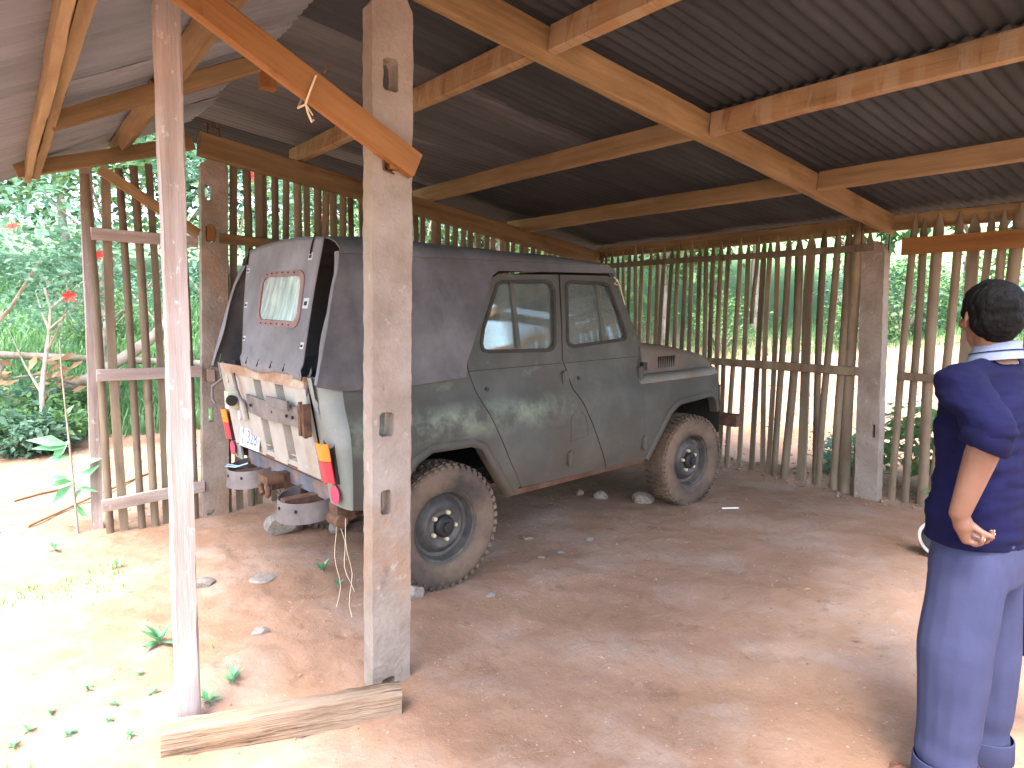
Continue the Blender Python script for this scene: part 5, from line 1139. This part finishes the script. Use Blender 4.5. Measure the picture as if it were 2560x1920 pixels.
def loft(m, rings, n=28, power=2.3):
    """rings: (centre, side axis, front axis, half side, half front)"""
    V = []
    for c, sa, fa, hs, hf in rings:
        for k in range(n):
            a = 2*math.pi*k/n; cs, sn = math.cos(a), math.sin(a); e = 2/power
            V.append(np.array(c)+np.array(sa)*hs*math.copysign(abs(cs)**e, cs)+np.array(fa)*hf*math.copysign(abs(sn)**e, sn))
    q = len(rings); F = [(i*n+k, i*n+(k+1) % n, (i+1)*n+(k+1) % n, (i+1)*n+k) for i in range(q-1) for k in range(n)]+[tuple(range(n))[::-1], tuple((q-1)*n+k for k in range(n))]; m.add(V, F)
def fuse(name, m, vox, mat, parent, smooth=4, wrinkle=None):
    me = bpy.data.meshes.new('tmp'); me.from_pydata(m.v, [], m.f); bm = bmesh.new(); bm.from_mesh(me); bmesh.ops.recalc_face_normals(bm, faces=bm.faces); bm.to_mesh(me); bm.free()
    o = bpy.data.objects.new('tmp', me); COL.objects.link(o); r = o.modifiers.new('r', 'REMESH'); r.mode = 'VOXEL'; r.voxel_size = vox; s = o.modifiers.new('s', 'SMOOTH'); s.iterations = smooth; s.factor = .5
    dg = bpy.context.evaluated_depsgraph_get(); out = bpy.data.meshes.new_from_object(o.evaluated_get(dg)); bpy.data.objects.remove(o); bpy.data.meshes.remove(me)
    if wrinkle:
        n = len(out.vertices); co = np.empty(n*3); out.vertices.foreach_get('co', co); co = co.reshape(-1, 3); no = np.empty(n*3); out.vertices.foreach_get('normal', no); no = no.reshape(-1, 3); co += no*wrinkle(co)[:, None]; out.vertices.foreach_set('co', co.ravel())
    out.materials.clear(); out.materials.append(mat); out.polygons.foreach_set('use_smooth', [True]*len(out.polygons)); out.update(); o = link(name, out, parent); return o
_v = ray(2125, 1000); Fh = unit(np.array([_v[0], _v[1], 0.])); Zh = np.array([0, 0, 1.]); Rh = np.cross(Fh, Zh)      # line of sight to the person
def frame(r_, f_): fd = unit(Rh*r_+Fh*f_); return fd, np.cross(Zh, fd)
_DK = 1.035
def atp(px, py, d): return at(px, py, d*_DK)
fdL, ldL = frame(-.97, .24); fdT, ldT = frame(-.87, .49); fdH, ldH = frame(-.40, .917)
lank, rank = atp(2042, 1622, 2.12), atp(2116, 1622, 2.27)
gzl = gz(lank[0], lank[1]); root_p = np.array([(lank[0]+rank[0])/2, (lank[1]+rank[1])/2, gzl])
man = thing('person', 'person in navy short-sleeved jumper and blue trousers standing with hand on hip', 'person', root_p)
J_ = lambda px, py, d: atp(px, py, d)-root_p
lank = lank-root_p; rank = rank-root_p
lank[2] = .075; rank[2] = .075
pel = J_(2112, 1180, 2.20); lhip = pel+ldL*.085; rhip = pel-ldL*.085; lkn = J_(2060, 1400, 2.11); rkn = J_(2126, 1400, 2.27)
neck = J_(2150, 775, 2.20); chest = J_(2136, 905, 2.20); belly = J_(2122, 1060, 2.20); head = J_(2141, 688, 2.20)
lsh = neck+ldT*.175-Zh*.075; rsh = neck-ldT*.175-Zh*.075
lel = J_(2140, 930, 1.94); lwr = J_(2073, 1108, 2.01); rel = J_(2238, 985, 2.33); rwr = J_(2248, 1130, 2.38)
# skin: one continuous body
b = MB(); hx = [fdH, ldH, Zh]
ellipsoid(b, head+Zh*.022, hx, (.098, .077, .096)); ellipsoid(b, head+fdH*.022-Zh*.045, hx, (.074, .060, .078)); ellipsoid(b, head+fdH*.05-Zh*.088, hx, (.036, .034, .028))
capsule(b, head+fdH*.096+Zh*.012, .009, head+fdH*.112-Zh*.022, .014, 10)                                   # nose
for s in (-1, 1):
    ellipsoid(b, head+fdH*.068+ldH*s*.046-Zh*.018, hx, (.026, .024, .024))                                 # cheek
    ellipsoid(b, head+fdH*.086+ldH*s*.032+Zh*.030, hx, (.014, .026, .010))                                 # brow
    ellipsoid(b, head-fdH*.008+ldH*s*.079+Zh*.000, [unit(fdH-ldH*s*.35), ldH, unit(Zh-fdH*.15)], (.018, .007, .032)); ellipsoid(b, head-fdH*.004+ldH*s*.077-Zh*.024, hx, (.010, .007, .012))
ellipsoid(b, head+fdH*.094-Zh*.052, hx, (.010, .024, .006)); ellipsoid(b, head+fdH*.092-Zh*.063, hx, (.010, .021, .006))  # lips
capsule(b, head-fdH*.022-Zh*.05, .056, neck-Zh*.02, .060); capsule(b, neck-Zh*.03, .07, chest, .10); capsule(b, chest+ldT*.06, .10, belly, .10); capsule(b, chest-ldT*.06, .10, belly, .10); capsule(b, belly, .11, pel, .11)
for sh, el, wr in ((lsh, lel, lwr), (rsh, rel, rwr)): capsule(b, neck-Zh*.06, .055, sh, .055); capsule(b, sh, .050, el, .040); m_ = el+(wr-el)*.3; capsule(b, el, .044, m_, .046); capsule(b, m_, .046, wr, .030)
for hp, kn, an in ((lhip, lkn, lank), (rhip, rkn, rank)):
    capsule(b, hp, .085, kn, .055); capsule(b, kn, .055, an, .038); capsule(b, an-fdL*.03-Zh*.035, .035, an+fdL*.05-Zh*.04, .036); capsule(b, an+fdL*.04-Zh*.042, .034, an+fdL*.13-Zh*.055, .026)
    sd_ = np.cross(Zh, fdL)
    for q in range(5): a0 = an+fdL*(.125-.010*abs(q-1.5))+sd_*(.034-.017*q)*(1 if hp is rhip else -1)*1-Zh*.055; capsule(b, a0, .012, a0+fdL*(.05 if q == 0 else .036), .010 if q else .013, 10)
# left hand: back of the hand on the hip, fingers curled back
kn_ = lambda px, py, d: J_(px, py, d)
palm0 = lwr; ka = kn_(2086, 1166, 2.015); kb = kn_(2096, 1150, 2.075)
capsule(b, palm0, .027, (palm0+ka)/2, .026, 12); capsule(b, (palm0+ka)/2, .024, ka, .015, 12); capsule(b, (palm0*.6+kb*.4), .024, kb, .014, 12); capsule(b, ka, .014, kb, .014, 12)
FT = []
for q in range(4):
    t = q/3; k0 = ka*(1-t)+kb*t; L1, L2, L3 = [tuple(.86*v_ for v_ in t_) for t_ in [(.040, .026, .020), (.043, .029, .021), (.039, .026, .020), (.031, .020, .017)]][3-q]
    d1 = unit(Rh*.95-Zh*(.34-.18*t)-Fh*.10); d2 = unit(Rh*.80+Zh*.42-Fh*.35); d3 = unit(Rh*.15+Zh*.85-Fh*.45); p1 = k0+d1*L1; p2 = p1+d2*L2; p3 = p2+d3*L3; capsule(b, k0, .0105, p1, .0095, 10); capsule(b, p1, .0095, p2, .0088, 10); capsule(b, p2, .0088, p3, .0078, 10); FT.append((p3, d3))
t0 = palm0*.55+kb*.45-Fh*.02+Rh*.014; t1_ = t0+unit(Rh*.75-Zh*.45-Fh*.25)*.036; t2_ = t1_+unit(Rh*.95-Zh*.30-Fh*.1)*.030; capsule(b, t0, .014, t1_, .0115, 10); capsule(b, t1_, .0115, t2_, .0095, 10)
# right hand holding the bag: fingers closed round the strap
hc = rwr+fdT*.012-Zh*.05; capsule(b, rwr, .027, hc, .026, 12); capsule(b, hc, .026, hc-Zh*.03+fdT*.01, .022, 12)
for q in range(4):
    k0 = hc-Zh*.035+fdT*(.030-.019*q); p1 = k0-Zh*.030+ldT*.004; p2 = p1+ldT*.024-Zh*.006; p3 = p2+ldT*.006+Zh*.020; capsule(b, k0, .0105, p1, .0098, 10); capsule(b, p1, .0098, p2, .009, 10); capsule(b, p2, .009, p3, .008, 10)
a0 = hc+fdT*.026; a1 = a0+fdT*.014-Zh*.028+ldT*.014; capsule(b, a0, .013, a1, .011, 10); capsule(b, a1, .011, a1-Zh*.022+ldT*.014-fdT*.006, .0095, 10)
body = fuse('body', b, .0048, SKIN, man, 3)
for p3, d3 in FT: n_ = MB(); ellipsoid(n_, p3+d3*.002+Rh*.0062, [d3, unit(np.cross(d3, Rh)), Rh], (.0065, .0048, .0022), 10); n_.build('finger_nail', NAIL, body, 60)
for s in (-1, 1):
    e = MB(); ellipsoid(e, head+fdH*.083+ldH*s*.031+Zh*.008, hx, (.012, .015, .0085), 14); eo = e.build('eye', EYEW, body, 60); e = MB(); ellipsoid(e, head+fdH*.0935+ldH*s*.031+Zh*.008, hx, (.003, .006, .006), 10); e.build('iris', BLACK, eo, 60)
# hair: cap over crown and back of the head with short nape and sideburns
h = MB(); ellipsoid(h, head-fdH*.012+Zh*.036, hx, (.106, .089, .096)); ellipsoid(h, head-fdH*.046-Zh*.006, hx, (.070, .079, .078)); ellipsoid(h, head-fdH*.050-Zh*.044, hx, (.042, .054, .044))
for s in (-1, 1): ellipsoid(h, head+fdH*.020+ldH*s*.062+Zh*.024, hx, (.026, .024, .034))
ellipsoid(h, head+fdH*.052+Zh*.082, hx, (.046, .062, .030))
ho = fuse('hair', h, .0042, HAIR, man, 2, lambda c: .006*fbm(c[:, 0]*1.0+c[:, 1], c[:, 2]*.6, 60, 3, 2)+.008*fbm(c[:, 0], c[:, 1]+c[:, 2], 22, 2, 5))
# jumper
def wr_cloth(sc, amp):
    def f(c): d = c[:, 2]; s_ = c@Rh; return amp*(1.1*fbm(s_*1.0+d*.55, d*1.9-s_*.4, sc, 3, 4)+.5*fbm(s_*.7, d*3.2, sc*1.7, 2, 6))
    return f
j = MB(); top = neck-Zh*.012
R_ = []
for f, hs, hf, c in ((0, .076, .072, top), (.10, .135, .088, None), (.20, .178, .108, None), (.34, .190, .122, None), (.55, .180, .128, None), (.75, .172, .132, None), (.92, .180, .138, None), (1.0, .184, .140, None)):
    hem = pel+Zh*.028; mid = chest if f < .5 else belly
    c = top+(chest-top)*(f/.38) if f <= .38 else (chest+(belly-chest)*((f-.38)/.37) if f <= .75 else belly+(hem-belly)*((f-.75)/.25))
    k = min(1, f/.9); fd = unit(fdT*(1-.5*k)+fdL*.5*k); ld = np.cross(Zh, fd); R_.append((c+fd*.006, ld, fd, hs, hf))
loft(j, R_[::-1]); capsule(j, lsh-Zh*.004, .076, lsh+(lel-lsh)*.45, .074); capsule(j, lsh+(lel-lsh)*.45, .074, lel, .070); capsule(j, lel, .070, lel+(lwr-lel)*.05, .066); capsule(j, rsh, .076, rsh+(rel-rsh)*.85, .074); capsule(j, neck-Zh*.06, .070, lsh, .070); capsule(j, neck-Zh*.06, .070, rsh, .070)
jo = fuse('jumper', j, .007, NAVY, man, 5, wr_cloth(8, .014))
# cut the sleeve open at the cuff: a dark-lined ring where the arm leaves
for s_, e_, r0 in ((lel-(lwr-lel)*.08, lwr, .068), (rsh+(rel-rsh)*.8, rwr, .068)):
    d_ = unit(e_-s_); c_ = s_+d_*.045; m = MB(); a_ = unit(np.cross(d_, Zh)); b_ = np.cross(d_, a_)
    G = [[c_+d_*(dz+.012*math.sin(t+1))+(a_*math.cos(t)+b_*math.sin(t))*(rr_+.003*math.sin(3*t)) for t in np.linspace(0, 2*math.pi, 33)] for dz, rr_ in ((-.03, r0-.006), (.0, r0+.002), (.035, r0+.003), (.040, r0-.002), (.02, r0-.012))]
    m.grid(G).build('cuff', NAVY, jo, 60)
# shirt collar folded over the neckline
m = MB(); G = []
for dz, rs_, rf in ((-.012, .088, .084), (.006, .083, .078), (.030, .074, .070), (.046, .070, .066), (.047, .066, .062), (.020, .066, .062)):
    G.append([neck+Zh*(dz+.004+.014*math.cos(t+math.pi))+(-ldT*math.sin(t)*rs_)+fdT*math.cos(t)*rf*(1.0) for t in np.linspace(0, 2*math.pi, 40)])
co_ = m.grid(G).build('shirt_collar', COLLAR, man, 60)
m = MB(); G = [[neck+Zh*(dz+.006+.014*math.cos(t+math.pi))+(-ldT*math.sin(t)*rs_)+fdT*math.cos(t)*rf for t in np.linspace(0, 2*math.pi, 40)] for dz, rs_, rf in ((.014, .0822, .0775), (.018, .0808, .0762))]; m.grid(G).build('collar_stripe', NAVY, co_, 60)
# trousers with turned-up hems
t = MB(); fdP = fdL; ldP = ldL
loft(t, [(pel-Zh*.10, ldP, fdP, .168, .132), (pel-Zh*.03, ldP, fdP, .168, .132), (pel+Zh*.05, ldP, fdP, .155, .122), (pel+Zh*.10, ldP, fdP, .145, .115)])
for hp, kn, an in ((lhip, lkn, lank), (rhip, rkn, rank)):
    capsule(t, hp-Zh*.05, .112, kn, .108); capsule(t, kn, .108, an+Zh*.05, .086)
    capsule(t, an+Zh*.05, .086, an+Zh*.035, .084)
def wr_trouser(c):
    s_ = c@Rh; q = c@Fh; z_ = c[:, 2]
    return .006*fbm(s_*1.6+q, z_*.35+s_*.5, 7, 3, 4)+.006*fbm(s_*.8+z_*.8, z_*1.1-s_*.6, 5, 2, 7)+.004*np.exp(-((z_-.12)/.10)**2)*np.sin(z_*55+s_*14)
tr = fuse('trousers', t, .0075, TROUS, man, 5, wr_trouser)
for an in (lank, rank):
    m = MB(); G = [[an+Zh*dz+np.array((math.cos(a), math.sin(a), 0))*(rr_+.004*math.sin(3*a)) for a in np.linspace(0, 2*math.pi, 33)] for dz, rr_ in ((.070, .090), (.068, .094), (-.005, .097), (-.010, .094), (.02, .086))]; m.grid(G).build('turn_up', TROUS, tr, 60)
# bag hanging from the right hand
bag = thing('bag', 'black cloth bag hanging from the right hand of the person', 'bag', atp(2250, 1425, 2.38))
m = MB(); loft(m, [(np.array((0, 0, .0)), fdT, ldT, .15, .035), (np.array((0, 0, .03)), fdT, ldT, .165, .05), (np.array((0, 0, .18)), fdT, ldT, .16, .05), (np.array((0, 0, .30)), fdT, ldT, .145, .03), (np.array((0, 0, .315)), fdT, ldT, .14, .012)]); m.build('sack', BAGM, bag, 50)
for s in (-1, 1): MB().tube([ldT*s*.012-fdT*.08+Zh*.30, ldT*s*.010-fdT*.04+Zh*.39, Zh*.425+ldT*s*.006, ldT*s*.010+fdT*.04+Zh*.39, ldT*s*.012+fdT*.08+Zh*.30], .007, 6).build('strap', BAGM, bag, 60)
